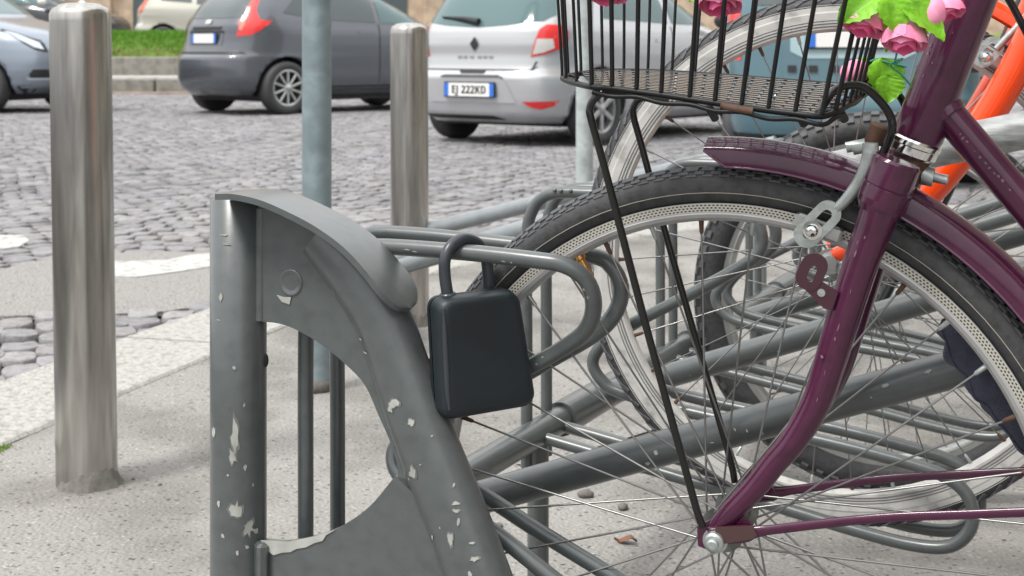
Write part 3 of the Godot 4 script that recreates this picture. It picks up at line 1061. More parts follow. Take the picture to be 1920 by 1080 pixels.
# ---------------------------------------------------------------- padlock
func padlock():
	var yaw := 0.52
	var roll := 0.12
	var x := Vector3(cos(yaw), 0, -sin(yaw))           # right, receding
	var n := Vector3(sin(yaw), 0, cos(yaw))            # out of the front
	# local axes rolled in the plane of the front
	var rx := x * cos(roll) + Vector3.UP * sin(roll) * 0.25
	rx = rx.normalized()
	var ry := (Vector3.UP * cos(roll) - x * sin(roll)).normalized()
	var c := sight(899, 659, 1.43)
	var o := thing("padlock", "large blank dark blue padlock hanging by its shackle on the nearest hoop", "padlock", c)
	var ring := func(w, h_top, h_bot, depth, round_):
		var out := []
		for q in [[1, 1], [-1, 1], [-1, -1], [1, -1]]:
			for k in 7:
				var a0: float = {"11": 0.0, "-11": PI / 2, "-1-1": PI, "1-1": PI * 1.5}[str(q[0]) + str(q[1])] + PI / 2 * k / 6
				var hh: float = h_top if q[1] > 0 else h_bot
				# wider below the top
				var p := Vector2(q[0] * (w - round_) + cos(a0) * round_, q[1] * (hh - round_) + sin(a0) * round_)
				var sp := 1.0 + 0.075 * clampf(-p.y / 0.05, -1.0, 0.6)
				out.append(c + rx * p.x * sp + ry * p.y + n * depth)
		return out
	var W := 0.0485
	var st := begin()
	var rows := [ring.call(W - 0.012, 0.046, 0.040, 0.0165, 0.008), ring.call(W - 0.008, 0.0505, 0.045, 0.0165, 0.010), ring.call(W - 0.0045, 0.0535, 0.0505, 0.0152, 0.011), ring.call(W - 0.002, 0.0555, 0.056, 0.012, 0.012), ring.call(W - 0.0005, 0.0565, 0.0585, 0.006, 0.012), ring.call(W, 0.057, 0.0595, 0.0, 0.012), ring.call(W, 0.057, 0.0595, -0.0045, 0.012)]
	skin(st, rows)
	fan(st, rows[0])
	part("body", st, M.lock, o)
	st = begin()
	rows = [ring.call(W, 0.057, 0.0595, -0.006, 0.012), ring.call(W, 0.057, 0.0595, -0.011, 0.012), ring.call(W - 0.002, 0.0555, 0.057, -0.0145, 0.012), ring.call(W - 0.006, 0.052, 0.053, -0.0165, 0.011)]
	skin(st, rows)
	fan(st, rows[3], true)
	part("back_shell", st, M.lock, o)
	st = begin()
	rows = [ring.call(W - 0.003, 0.054, 0.0565, -0.0042, 0.012), ring.call(W - 0.003, 0.054, 0.0565, -0.0065, 0.012)]
	skin(st, rows)
	part("seal", st, M.dull, o)
	# bright front left moulding
	st = begin()
	var mould := []
	for k in 12:
		var f := k / 11.0
		var y := lerpf(0.049, -0.047, f)
		var sp := 1.0 + 0.075 * clampf(-y / 0.05, -1.0, 0.6)
		mould.append(c - rx * (W - 0.005) * sp + ry * y + n * 0.0148)
	tube(st, mould, [0.0012, 0.0026, 0.0028, 0.0028, 0.0014], 8)
	part("moulding", st, M.shackle, o)
	# shackle
	var sp := [[839, 552, 1.422], [834, 515, 1.422], [835, 484, 1.422], [848, 459, 1.428], [872, 448, 1.438], [897, 458, 1.452], [911, 485, 1.459], [915, 515, 1.46], [917, 556, 1.46]].map(func(q): return sight(q[0], q[1], q[2]))
	st = begin()
	tube(st, smooth(sp, 5), 0.0058, 14)
	part("shackle", st, M.shackle, o)
	for i in [0, 8]:
		st = begin()
		turned(st, sp[i] - ry * 0.003, ry, [[0.0085, 0.0], [0.0085, 0.003], [0.0072, 0.0045], [0.0058, 0.0045]], 16)
		part("shackle_collar", st, M.shackle, o)

func chain_cover():
	var o := thing("chain_lock", "crumpled navy fabric chain lock sleeve wrapped round the lower rack arm", "bicycle lock", sight(1850, 690, 1.375))
	var pts := smooth([[1802, 600, 1.39], [1810, 622, 1.382], [1822, 652, 1.378], [1846, 690, 1.376], [1876, 728, 1.376], [1912, 774, 1.376], [1956, 816, 1.38], [2010, 850, 1.39], [2050, 830, 1.43], [2040, 760, 1.44]].map(func(q): return sight(q[0], q[1], q[2])), 8)
	var st := begin()
	var rows := []
	var n := pts.size()
	var side := Vector3.ZERO
	for i in n:
		var t: Vector3 = (pts[mini(i + 1, n - 1)] - pts[maxi(i - 1, 0)]).normalized()
		side = (Vector3(0, 0, 1) - t * t.z).normalized()
		var up := t.cross(side)
		var ring := []
		for k in 28:
			var w := TAU * k / 28
			var fold := 0.0016 * sin(i * 0.4 + 2.6 * sin(w + 0.6)) + 0.0017 * sin(i * 0.62 + w * 2.0 + 1.3) + 0.0009 * sin(w * 3.0 + i * 0.55) + 0.0006 * sin(w * 5.0 - i * 0.8)
			var rr := (0.0235 if i > 4 else 0.0205 + i * 0.0006) + fold
			ring.append(pts[i] + side * cos(w) * rr * 0.72 + up * sin(w) * rr)
		rows.append(ring)
	skin(st, rows)
	fan(st, rows[n - 1], true)
	fan(st, rows[0])
	part("fabric_sleeve", st, M.cloth, o)
	st = begin()
	var seam := []
	for i in n: seam.append(rows[i][5].lerp(pts[i], -0.03))
	tube(st, seam, 0.0011, 6)
	part("hem", st, M.cloth, o)

# ---------------------------------------------------------------- bicycles
var bc: Vector3
var bu: Vector3
var bv: Vector3
var bn: Vector3

func bike_frame(c: Vector3, yaw_deg: float, lean_deg: float):
	var y := deg_to_rad(yaw_deg)
	var l := deg_to_rad(lean_deg)
	bc = c
	bu = Vector3(cos(y), 0, sin(y))
	var n0 := Vector3(-sin(y), 0, cos(y))
	bv = Vector3.UP * cos(l) + n0 * sin(l)
	bn = n0 * cos(l) - Vector3.UP * sin(l)

func bp(px, py, off := 0.0) -> Vector3:
	return on_plane(px, py, bc + bn * off, bn)

func bt(t, v, off := 0.0) -> Vector3:
	return bc + bu * t + bv * v + bn * off

func bps(list: Array, off := 0.0) -> Array:
	return list.map(func(q): return bp(q[0], q[1], q[2] if q.size() > 2 else off))

# a wheel whose axle lies along the local z, in the place given
func wheel(parent: Node3D, called: String, c: Vector3, k: Dictionary):
	var w := node(called, parent, world_of(parent).affine_inverse() * Transform3D(Basis(bu, bv, bn), c))
	var R: float = k.R
	var tr: float = k.tr
	var z := Vector3(0, 0, 1)
	var st := begin()
	var prof := []
	for i in 20:
		var a := TAU * i / 20
		var sq: float = 1.0 + k.get("square", 0.0) * pow(absf(sin(2 * a)), 2)
		prof.append([R - tr + cos(a) * tr * sq, sin(a) * tr * k.get("wide", 1.0) * sq])
	lathe(st, Vector3.ZERO, z, prof, 112, true)
	part("tyre", st, M.rubber, w, true)
	if k.has("line"):
		st = begin()
		var q: float = k.line
		var zz := tr * sqrt(maxf(0.05, 1.0 - pow((q - (R - tr)) / tr, 2.0)))
		for s in [-1, 1]: lathe(st, Vector3.ZERO, z, [[q - 0.0005, (zz - 0.0006) * s], [q - 0.0002, (zz + 0.0008) * s], [q + 0.0007, (zz - 0.0005) * s]], 112)
		part("tyre_line", st, M.sidewall, w, true)
	st = begin()
	var lugs: Array = k.lugs
	for L in lugs:                                   # [angle across, count, along, across, height, phase]
		for s in ([-1, 1] if L[0] > 0.01 else [1]):
			for i in int(L[1]):
				var th: float = TAU * (i + L[5]) / L[1]
				var a: float = L[0] * s
				var sq: float = 1.0 + k.get("square", 0.0) * pow(absf(sin(2 * a)), 2)
				var er := Vector3(cos(th), sin(th), 0)
				var eo := (er * cos(a) + z * sin(a)).normalized()
				var ea := (z * cos(a) - er * sin(a)).normalized()
				var et := Vector3(-sin(th), cos(th), 0)
				var p = er * (R - tr) + (er * cos(a) + z * sin(a) * k.get("wide", 1.0)) * tr * sq
				var tw: float = L[6] if L.size() > 6 else 0.0
				var b := Basis(et, eo, -ea).rotated(eo, tw * s)
				block(st, p + eo * (L[4] * 0.3), Vector3(L[2], L[4], L[3]), b, L[4] * 0.3 if L[2] > 0.008 and k.get("fine", false) else 0.0)
	part("tread", st, M.tread, w, true)
	# rim
	st = begin()
	var rw: float = k.rw
	var ro: float = k.rim_out
	var ri: float = k.rim_in
	turned(st, Vector3.ZERO, z, [[ro - 0.006, rw - 0.004], [ro, rw - 0.0015], [ro, rw], [ro - 0.0085, rw], [ro - 0.0105, rw + 0.0006], [ri + 0.003, rw * 0.92], [ri, rw * 0.55], [ri - 0.0012, 0.0], [ri, -rw * 0.55], [ri + 0.003, -rw * 0.92], [ro - 0.0085, -rw], [ro, -rw], [ro, -rw + 0.0015], [ro - 0.006, -rw + 0.004], [ro - 0.006, rw - 0.004]], 112)
	part("rim", st, k.rim, w, true)
	if k.has("knurl"):
		st = begin()
		for s in [-1, 1]:
			for i in 160:
				var a0 := TAU * i / 160
				var a1 := TAU * (i + 1) / 160
				var zz: float = (rw + 0.0006) * s
				var r0 := ro - 0.0003
				var r1 := ro - 0.0088
				var v := func(a, r, uu, vv):
					st.set_uv(Vector2(uu, vv))
					st.add_vertex(Vector3(cos(a) * r, sin(a) * r, zz))
				v.call(a0, r0, i * 0.75, 0.0); v.call(a1, r0, (i + 1) * 0.75, 0.0); v.call(a1, r1, (i + 1) * 0.75, 1.0)
				v.call(a0, r0, i * 0.75, 0.0); v.call(a1, r1, (i + 1) * 0.75, 1.0); v.call(a0, r1, i * 0.75, 1.0)
		part("braking_band", st, M.knurl, w, true)
	if k.has("grooves"):
		for q in k.grooves:
			st = begin()
			for s in [-1, 1]: lathe(st, Vector3.ZERO, z, [[q, rw * 0.985 * s], [q - 0.0006, (rw + 0.0004) * s], [q - 0.0014, (rw + 0.0002) * s], [q - 0.002, rw * 0.97 * s]], 112)
			part("rim_groove", st, M.groove, w, true)
	# hub
	var fl: float = k.flange
	var fz: float = k.fz
	st = begin()
	turned(st, Vector3.ZERO, z, [[0.006, -fz - 0.012], [0.013, -fz - 0.01], [0.014, -fz - 0.0015], [fl, -fz - 0.0015], [fl, -fz + 0.0015], [0.014, -fz + 0.003], [0.0125, 0.0], [0.014, fz - 0.003], [fl, fz - 0.0015], [fl, fz + 0.0015], [0.014, fz + 0.0015], [0.013, fz + 0.01], [0.006, fz + 0.012]], 36)
	part("hub", st, M.hub, w, true)
	st = begin()
	rod(st, z * (-fz - 0.042), z * (fz + 0.042), [0.0045, 0.0045], 12)
	part("axle", st, M.spoke, w, true)
	for s in [-1, 1]:
		st = begin()
		var zz: float = (fz + 0.03) * s
		turned(st, z * zz, z * s, [[0.0115, -0.001], [0.0115, 0.0015], [0.0095, 0.0018], [0.009, 0.008], [0.0072, 0.0095], [0.0052, 0.0095], [0.0052, 0.0135], [0.0035, 0.0145], [0.0, 0.0145]], 24)
		part("axle_nut", st, M.zinc, w, true)
	# spokes, crossed three times
	var sr: float = k.get("spoke_r", 0.001)
	for s in [-1, 1]:
		for i in 18:
			var al = deg_to_rad(20.0 * i + (10.0 if s > 0 else 0.0)) + k.get("phase", 0.0)
			var be = al + deg_to_rad(60.0) * (1 if i % 2 == 0 else -1)
			var a = Vector3(cos(al), sin(al), 0) * (fl - 0.004) + z * (fz + (0.002 if i % 4 < 2 else -0.002)) * s
			var b := Vector3(cos(be), sin(be), 0) * (ri - 0.0005)
			st = begin()
			rod(st, a, b, [sr, sr], 6)
			part("spoke", st, M.spoke, w, true)
			if k.has("nipple"):
				var d = (a - b).normalized()
				st = begin()
				tube(st, [b, b + d * 0.004, b + d * 0.011, b + d * 0.013], [0.0026, 0.0024, 0.0021, 0.0012], 8)
				part("nipple", st, M.rust if (i * 7 + s) % 5 < 3 else M.zinc, w, true)
	if k.has("valve"):
		var a: float = k.valve
		var er := Vector3(cos(a), sin(a), 0)
		st = begin()
		turned(st, er * ri, -er, [[0.0062, -0.001], [0.0062, 0.004], [0.0042, 0.005], [0.0042, 0.022], [0.0036, 0.024], [0.0026, 0.0245], [0.0026, 0.03], [0.0, 0.031]], 16)
		part("valve", st, M.brass, w, true)
	return w

# side-pull brake shoe in its slotted arm; a is the bolt, ax the long way of the slot
func brake(parent: Node3D, called: String, slot0: Vector3, slot1: Vector3, width: float, bolt: Vector3, shoe0: Vector3, shoe1: Vector3, n: Vector3):
	var b := node(called, parent)
	var st := begin()
	var sz: float = width
	plate(st, capsule(slot0, slot1, sz / 2, n, 12), n, 0.004, capsule(slot0.lerp(slot1, 0.05), slot1.lerp(slot0, 0.05), sz * 0.19, n, 12))
	part("slotted_plate", st, M.zinc, b)
	st = begin()
	var x := (shoe1 - shoe0).normalized()
	block(st, (shoe0 + shoe1) / 2 - n * 0.007, Vector3(shoe0.distance_to(shoe1), sz * 0.62, 0.009), Basis(x, n.cross(x), n), 0.002)
	part("shoe_holder", st, M.alu, b)
	st = begin()
	block(st, (shoe0 + shoe1) / 2 - n * 0.0145, Vector3(shoe0.distance_to(shoe1) * 0.92, sz * 0.5, 0.006), Basis(x, n.cross(x), n), 0.001)
	part("brake_pad", st, M.dull, b)
	st = begin()
	turned(st, bolt + n * 0.0015, n, [[0.0088, 0.0], [0.0088, 0.0012], [0.0058, 0.0014], [0.0058, 0.005], [0.0045, 0.0075], [0.002, 0.0085], [0.0, 0.0086]], 20)
	part("bolt", st, M.chrome, b)
	return b

func fender(parent: Node3D, c: Vector3, R: float, w: float, a0: float, a1: float, m, m_top, lip: float) -> Node3D:
	var f := node("mudguard", parent)
	var n := 64
	var side_rows := []
	var prof := [[-w, -lip], [-w, -0.006], [-w * 0.93, -0.003], [-w * 0.86, -0.0015], [-w * 0.8, -0.0032], [-w * 0.68, -0.001], [-w * 0.3, 0.0035], [0.0, 0.0045], [w * 0.3, 0.0035], [w * 0.68, -0.001], [w * 0.8, -0.0032], [w * 0.86, -0.0015], [w * 0.93, -0.003], [w, -0.006], [w, -lip]]
	for inner in [0.0, 0.0014]:
		var rows := []
		for i in n:
			var a := lerpf(a0, a1, float(i) / (n - 1))
			var e := bu * cos(a) + bv * sin(a)
			var row := []
			for q in prof:
				var tip := clampf((a0 - a) / 0.055, 0.0, 1.0) if a0 > a1 else 1.0
				var rr: float = R + q[1] - inner
				if q[1] < -0.004: rr = lerpf(R - 0.006, R + q[1], tip) - inner
				row.append(c + e * rr + bn * (q[0] - signf(q[0]) * inner))
			rows.append(row)
		side_rows.append(rows)
	var st := begin()
	skin(st, side_rows[0], false)
	skin(st, side_rows[1], false)
	st.set_smooth_group(0xFFFFFFFF)
	for j in prof.size() - 1:
		quad(st, side_rows[0][0][j], side_rows[0][0][j + 1], side_rows[1][0][j + 1], side_rows[1][0][j])
	part("blade", st, m, f)
	for e in [0, prof.size() - 1]:
		st = begin()
		var edge := []
		for i in n: edge.append(side_rows[0][i][e])
		tube(st, edge, 0.0013, 6)
		part("rolled_edge", st, m_top, f)
	return f

func purple_bike():
	bike_frame(Vector3(0.2058, 0.3358, -1.4093), 21.0, 1.9)
	var o := thing("bicycle", "old purple bicycle with black wire basket and artificial flowers, parked nearest", "bicycle", Vector3(0.2058, 0, -1.4093))
	var n := bn
	wheel(o, "front_wheel", bc, {"R": 0.3325, "tr": 0.0172, "line": 0.3105, "rim_out": 0.3005, "rim_in": 0.2835, "rw": 0.0115, "rim": M.rim, "knurl": true, "flange": 0.021, "fz": 0.03, "spoke_r": 0.00105, "nipple": true, "phase": 0.09, "valve": deg_to_rad(121.5), "fine": true,
		"lugs": [[0.0, 130, 0.0115, 0.0055, 0.0016, 0.0], [0.36, 130, 0.0125, 0.0072, 0.0016, 0.5], [0.7, 130, 0.0095, 0.004, 0.0013, 0.0], [0.9, 130, 0.0105, 0.0022, 0.0011, 0.5]]})
	# fork: blades, crown, steerer
	var near := [[1334, 1004], [1350, 983], [1376, 955], [1414, 916], [1452, 868], [1485, 830], [1518, 778], [1543, 722], [1580, 600], [1612, 500], [1641, 420], [1657, 370]]
	var st := begin()
	tube(st, smooth(bps(near, 0.052), 5), [0.0075, 0.0095, 0.0105, 0.0108, 0.0112, 0.0118, 0.0128, 0.0136, 0.0148, 0.0155, 0.0165, 0.0175], 18)
	var fork := node("fork", o)
	part("blade", st, M.purple, fork)
	var far := []
	for p in bps(near, 0.052): far.append(p - bn * 0.1)
	st = begin()
	tube(st, smooth(far, 5), [0.0075, 0.0095, 0.0105, 0.0108, 0.0112, 0.0118, 0.0128, 0.0136, 0.0148, 0.0155, 0.0165, 0.0175], 18)
	part("blade", st, M.purple, fork)
	var axis := (bp(1722, 265) - bp(1672, 395)).normalized()
	for s in [0.05, -0.046]:
		st = begin()
		var base = bp(1655, 374, 0.05) + bn * (s - 0.05)
		turned(st, base, axis, [[0.0178, -0.012], [0.0205, -0.006], [0.0212, 0.0], [0.0212, 0.0105], [0.0205, 0.0112], [0.0205, 0.012], [0.0212, 0.0128], [0.0212, 0.0345], [0.0195, 0.0372], [0.0, 0.0385]], 28)
		part("crown_socket", st, M.purple, fork)
	st = begin()
	var cc := bp(1682, 338)
	block(st, cc - axis * 0.004, Vector3(0.036, 0.026, 0.09), Basis(bu, axis, bu.cross(axis)).orthonormalized(), 0.006)
	part("crown", st, M.purple, fork)
	st = begin()
	rod(st, bp(1690, 335), bp(1716, 282), [0.0165, 0.0165], 20)
	part("steerer", st, M.rust, fork)
	# flattened dropouts with a slot screw
	for s in [0.0525, -0.05]:
		st = begin()
		var sh := func(q): return bp(q[0], q[1], 0.0525) + bn * (s - 0.0525)
		plate(st, [[1308, 985], [1330, 975], [1352, 962], [1372, 938], [1412, 985], [1398, 1000], [1362, 1003], [1352, 1020], [1330, 1030], [1310, 1022]].map(sh), n, 0.005)
		part("dropout", st, M.purple, fork)
	st = begin()
	var sc := bp(1358, 973, 0.0555)
	turned(st, sc, n, [[0.0042, -0.001], [0.0042, 0.0008], [0.0036, 0.0012], [0.0, 0.0012]], 16)
	part("screw", st, M.zinc, fork)
	# headset race
	st = begin()
	var hp := bp(1711, 282)
	turned(st, hp, axis, [[0.014, -0.0045], [0.0205, -0.0045], [0.0222, -0.0025], [0.0222, 0.0045], [0.0232, 0.0055], [0.0232, 0.0095], [0.0215, 0.0115], [0.015, 0.0115]], 32)
	part("headset_race", st, M.chrome, o)
	# frame tubes
	st = begin()
	var h0 := hp + axis * 0.0115
	var h1 := hp + axis * 0.235
	tube(st, [h0, h0 + axis * 0.004, h0 + axis * 0.06, h0 + axis * 0.12, h1], [0.0215, 0.0225, 0.0222, 0.022, 0.022], 28)
	var frame := node("frame", o)
	part("head_tube", st, M.purple, frame)
	var d0 := bp(1752, 184)
	var d1 := bp(1920, 382)
	var dd := (d1 - d0).normalized()
	var bb := d0 + dd * 0.66
	st = begin()
	rod(st, d0, bb, [0.0152, 0.0152], 24)
	part("down_tube", st, M.purple, frame)
	st = begin()
	turned(st, d0 + dd * 0.014, dd, [[0.0158, -0.012], [0.0172, -0.004], [0.0176, 0.0], [0.0176, 0.005], [0.0165, 0.0065], [0.0152, 0.0068]], 24)
	part("lug", st, M.purple, frame)
	st = begin()
	var t0 := h0 + axis * 0.19
	var seat := bt(0.86, 0.44)
	rod(st, t0, bb.lerp(seat, 0.55), [0.0135, 0.0135], 16)
	part("upper_tube", st, M.purple, frame)
	st = begin()
	rod(st, bb, seat, [0.0145, 0.0145], 16)
	part("seat_tube", st, M.purple, frame)
	st = begin()
	for s in [-1, 1]:
		rod(st, bb + bn * 0.02 * s, bt(1.09, 0.0, 0.06 * s), [0.009, 0.008], 10)
		rod(st, seat - Vector3(0, 0.02, 0) + bn * 0.02 * s, bt(1.09, 0.0, 0.06 * s), [0.008, 0.007], 10)
	part("rear_stays", st, M.purple, frame)
	st = begin()
	rod(st, seat, bt(0.9, 0.53), [0.0125, 0.0125], 12)
	part("seat_post", st, M.chrome, o)
	st = begin()
	ball(st, bt(0.93, 0.56), Vector3(0.13, 0.03, 0.08), Basis(bu, bv, bn), 8)
	part("saddle", st, M.dull, o)
	wheel(o, "rear_wheel", bt(1.09, 0.0), {"R": 0.3325, "tr": 0.0172, "rim_out": 0.3005, "rim_in": 0.2835, "rw": 0.0115, "rim": M.rim, "flange": 0.028, "fz": 0.03, "lugs": [[0.0, 90, 0.0125, 0.006, 0.0018, 0.0]]})
	st = begin()
	rod(st, h1, h1 + axis * 0.09, [0.0115, 0.0115], 14)
	tube(st, smooth([h1 + axis * 0.09 + bn * 0.27 + bu * 0.16, h1 + axis * 0.1 + bn * 0.25 + bu * 0.03, h1 + axis * 0.11 + bn * 0.12 - bu * 0.04, h1 + axis * 0.09, h1 + axis * 0.11 - bn * 0.12 - bu * 0.04, h1 + axis * 0.1 - bn * 0.25 + bu * 0.03, h1 + axis * 0.09 - bn * 0.27 + bu * 0.16], 6), 0.011, 12)
	part("handlebar", st, M.chrome, o)
	for q in [[1808, 256, 6, 3], [1816, 263, 3, 3], [1803, 248, 3, 2], [1840, 291, 3, 3], [1851, 303, 2, 4], [1857, 311, 4, 2], [1866, 321, 2, 4], [1874, 327, 3, 3], [1881, 335, 3, 4], [1830, 280, 2, 2], [1895, 352, 2, 3]]:
		nick(frame, "paint_scratch", q[0], q[1], q[2], q[3], d0, dd, 0.0152, bn, M.scratch)
	for q in [[1772, 24, 3, 7], [1757, 62, 3, 3], [1748, 85, 2, 4], [1743, 99, 3, 4], [1752, 116, 2, 2], [1735, 140, 1, 5], [1762, 45, 2, 4], [1790, 60, 1, 3]]:
		nick(frame, "paint_scratch", q[0], q[1], q[2], q[3], h0, axis, 0.0224, bn, M.scratch)
	for q in [[1577, 608, 2, 9], [1571, 628, 2, 4], [1546, 662, 5, 3], [1552, 690, 1, 7], [1600, 540, 1, 6], [1608, 470, 2, 8], [1612, 450, 1, 5], [1538, 740, 1, 5], [1626, 440, 2, 3]]:
		var fa := bp(1580, 600, 0.052)
		var fb := bp(1612, 500, 0.052)
		if q[1] > 600: fa = bp(1543, 722, 0.052)
		if q[1] > 600: fb = bp(1580, 600, 0.052)
		if q[1] < 500: fa = bp(1612, 500, 0.052)
		if q[1] < 500: fb = bp(1641, 420, 0.052)
		nick(fork, "paint_scratch", q[0], q[1], q[2], q[3], fa, (fb - fa).normalized(), 0.0158, bn, M.scratch)
	# mudguard with its stays
	var f := fender(o, bc + bv * 0.002 + bu * 0.002, 0.3555, 0.027, deg_to_rad(93.0), deg_to_rad(-12.0), M.purple, M.lilac, 0.0215)
	for s in [0.0595, -0.0565]:
		st = begin()
		var sh := func(q): return bp(q[0], q[1], 0.0595) + bn * (s - 0.0595)
		tube(st, smooth([[1330, 1005], [1368, 1002], [1400, 1000], [1440, 994], [1640, 972], [1800, 965], [1960, 959], [2040, 958]].map(sh), 4), [0.0085, 0.0085, 0.008, 0.0045, 0.0042, 0.0042, 0.0042, 0.0042], 10, true, 0.45, n)
		part("mudguard_stay", st, M.purple, o)
	st = begin()
	plate(st, bps([[1342, 988], [1412, 986], [1420, 1003], [1412, 1010], [1340, 1022]], 0.0632), n, 0.0022)
	part("rusty_stay_end", st, M.stay_end, o)
	# brake
	var b = brake(o, "front_brake", bp(1513, 440, 0.035), bp(1553, 400, 0.035), 0.0235, bp(1524, 431, 0.035), bp(1488, 412, 0.033), bp(1576, 446, 0.033), n)
	st = begin()
	tube(st, smooth(bps([[1568, 392, 0.035], [1588, 372, 0.036], [1612, 340, 0.037], [1626, 310, 0.038], [1632, 290, 0.038], [1632, 268, 0.038]]), 5), [0.0045, 0.0052, 0.006, 0.0068, 0.0075, 0.007], 12, true, 0.6, n)
	part("brake_arm", st, M.zinc, b)
	for q in [[1612, 275, 0.0072], [1600, 274, 0.0055]]:
		st = begin()
		turned(st, bp(q[0], q[1], 0.03), (bp(q[0] - 30, q[1] + 6, 0.03) - bp(q[0], q[1], 0.03)).normalized(), [[0.0, -0.006], [q[2], -0.006], [q[2], 0.006], [0.0, 0.006]], 6)
		part("nut", st, M.zinc, b)
	st = begin()
	turned(st, bp(1640, 260, 0.02), (bp(1648, 240, 0.02) - bp(1640, 260, 0.02)).normalized(), [[0.0, -0.004], [0.0085, -0.004], [0.0085, 0.012], [0.006, 0.014], [0.0, 0.014]], 12)
	part("cable_adjuster", st, M.rust, b)
	st = begin()
	turned(st, bp(1738, 330, 0.0), (bp(1790, 340, 0.0) - bp(1738, 330, 0.0)).normalized(), [[0.0, -0.004], [0.0095, -0.004], [0.0095, 0.006], [0.005, 0.006], [0.005, 0.018], [0.0, 0.019]], 6)
	part("brake_bolt", st, M.zinc, b)
	# purple dynamo bracket
	var dy := node("dynamo_bracket", o)
	st = begin()
	plate(st, capsule(bp(1517, 520, 0.066), bp(1527, 499, 0.066), 0.0115, n, 12), n, 0.0035, capsule(bp(1519, 522, 0.066), bp(1526, 504, 0.066), 0.003, n, 12))
	part("slotted_lobe", st, M.plum, dy)
	st = begin()
	plate(st, bps([[1500, 532], [1512, 542], [1522, 541], [1535, 532], [1541, 528], [1572, 548], [1560, 582], [1545, 578]], 0.0655), n, 0.0032)
	part("leg", st, M.plum, dy)
	st = begin()
	turned(st, bp(1540, 549, 0.0672), n, [[0.0035, -0.001], [0.0035, 0.0006], [0.0, 0.0008]], 14)
	part("rivet", st, M.zinc, dy)
	# black basket stays
	st = begin()
	var bs := node("basket_support", o)
	tube(st, smooth(bps([[1318, 988, 0.066], [1309, 965, 0.068], [1292, 905, 0.07], [1215, 625, 0.085], [1135, 320, 0.1], [1110, 230, 0.105], [1106, 203, 0.105], [1118, 182, 0.104], [1142, 172, 0.1], [1200, 181, 0.09]]), 5), 0.0035, 12)
	part("stay", st, M.black, bs)
	st = begin()
	tube(st, smooth(bps([[1378, 905, -0.064], [1366, 850, -0.066], [1300, 620, -0.068], [1240, 410, -0.07], [1202, 270, -0.072], [1188, 218, -0.072], [1190, 196, -0.072], [1206, 184, -0.07], [1250, 190, -0.06]]), 5), 0.0035, 12)
	part("stay", st, M.black, bs)
	st = begin()
	tube(st, smooth([[1535, 212, 1.262], [1548, 190, 1.275], [1562, 172, 1.285], [1586, 160, 1.29], [1618, 163, 1.295], [1646, 185, 1.3], [1668, 215, 1.305], [1673, 240, 1.305], [1664, 268, 1.31], [1646, 306, 1.315]].map(func(q): return sight(q[0], q[1], q[2])), 5), 0.0038, 12)
	part("hook", st, M.black, bs)
	st = begin()
	tube(st, smooth([[1560, 200, 1.35], [1600, 192, 1.36], [1625, 165, 1.37], [1634, 155, 1.37], [1652, 151, 1.375], [1670, 164, 1.38], [1688, 182, 1.385], [1700, 210, 1.39], [1706, 260, 1.4]].map(func(q): return sight(q[0], q[1], q[2])), 5), 0.0036, 12)
	part("hook", st, M.black, bs)
	basket(o)

const BASKET := [[1110, 163, 1.33], [1148, 166, 1.325], [1194, 172, 1.315], [1240, 178, 1.305], [1293, 186, 1.295], [1340, 193, 1.285], [1390, 200, 1.277], [1440, 207, 1.27], [1490, 213, 1.26], [1540, 218, 1.252], [1566, 210, 1.275], [1580, 203, 1.295], [1592, 196, 1.315], [1602, 189, 1.335], [1611, 182, 1.36], [1617, 176, 1.385], [1621, 170, 1.41], [1618, 165, 1.435], [1600, 161, 1.465], [1550, 158, 1.485], [1500, 154, 1.49], [1450, 150, 1.50], [1400, 146, 1.51], [1350, 142, 1.52], [1303, 139, 1.525], [1260, 136, 1.53], [1215, 134, 1.535], [1170, 133, 1.54], [1130, 134, 1.54], [1090, 138, 1.53], [1066, 142, 1.50], [1055, 146, 1.46], [1062, 151, 1.42], [1082, 157, 1.375]]

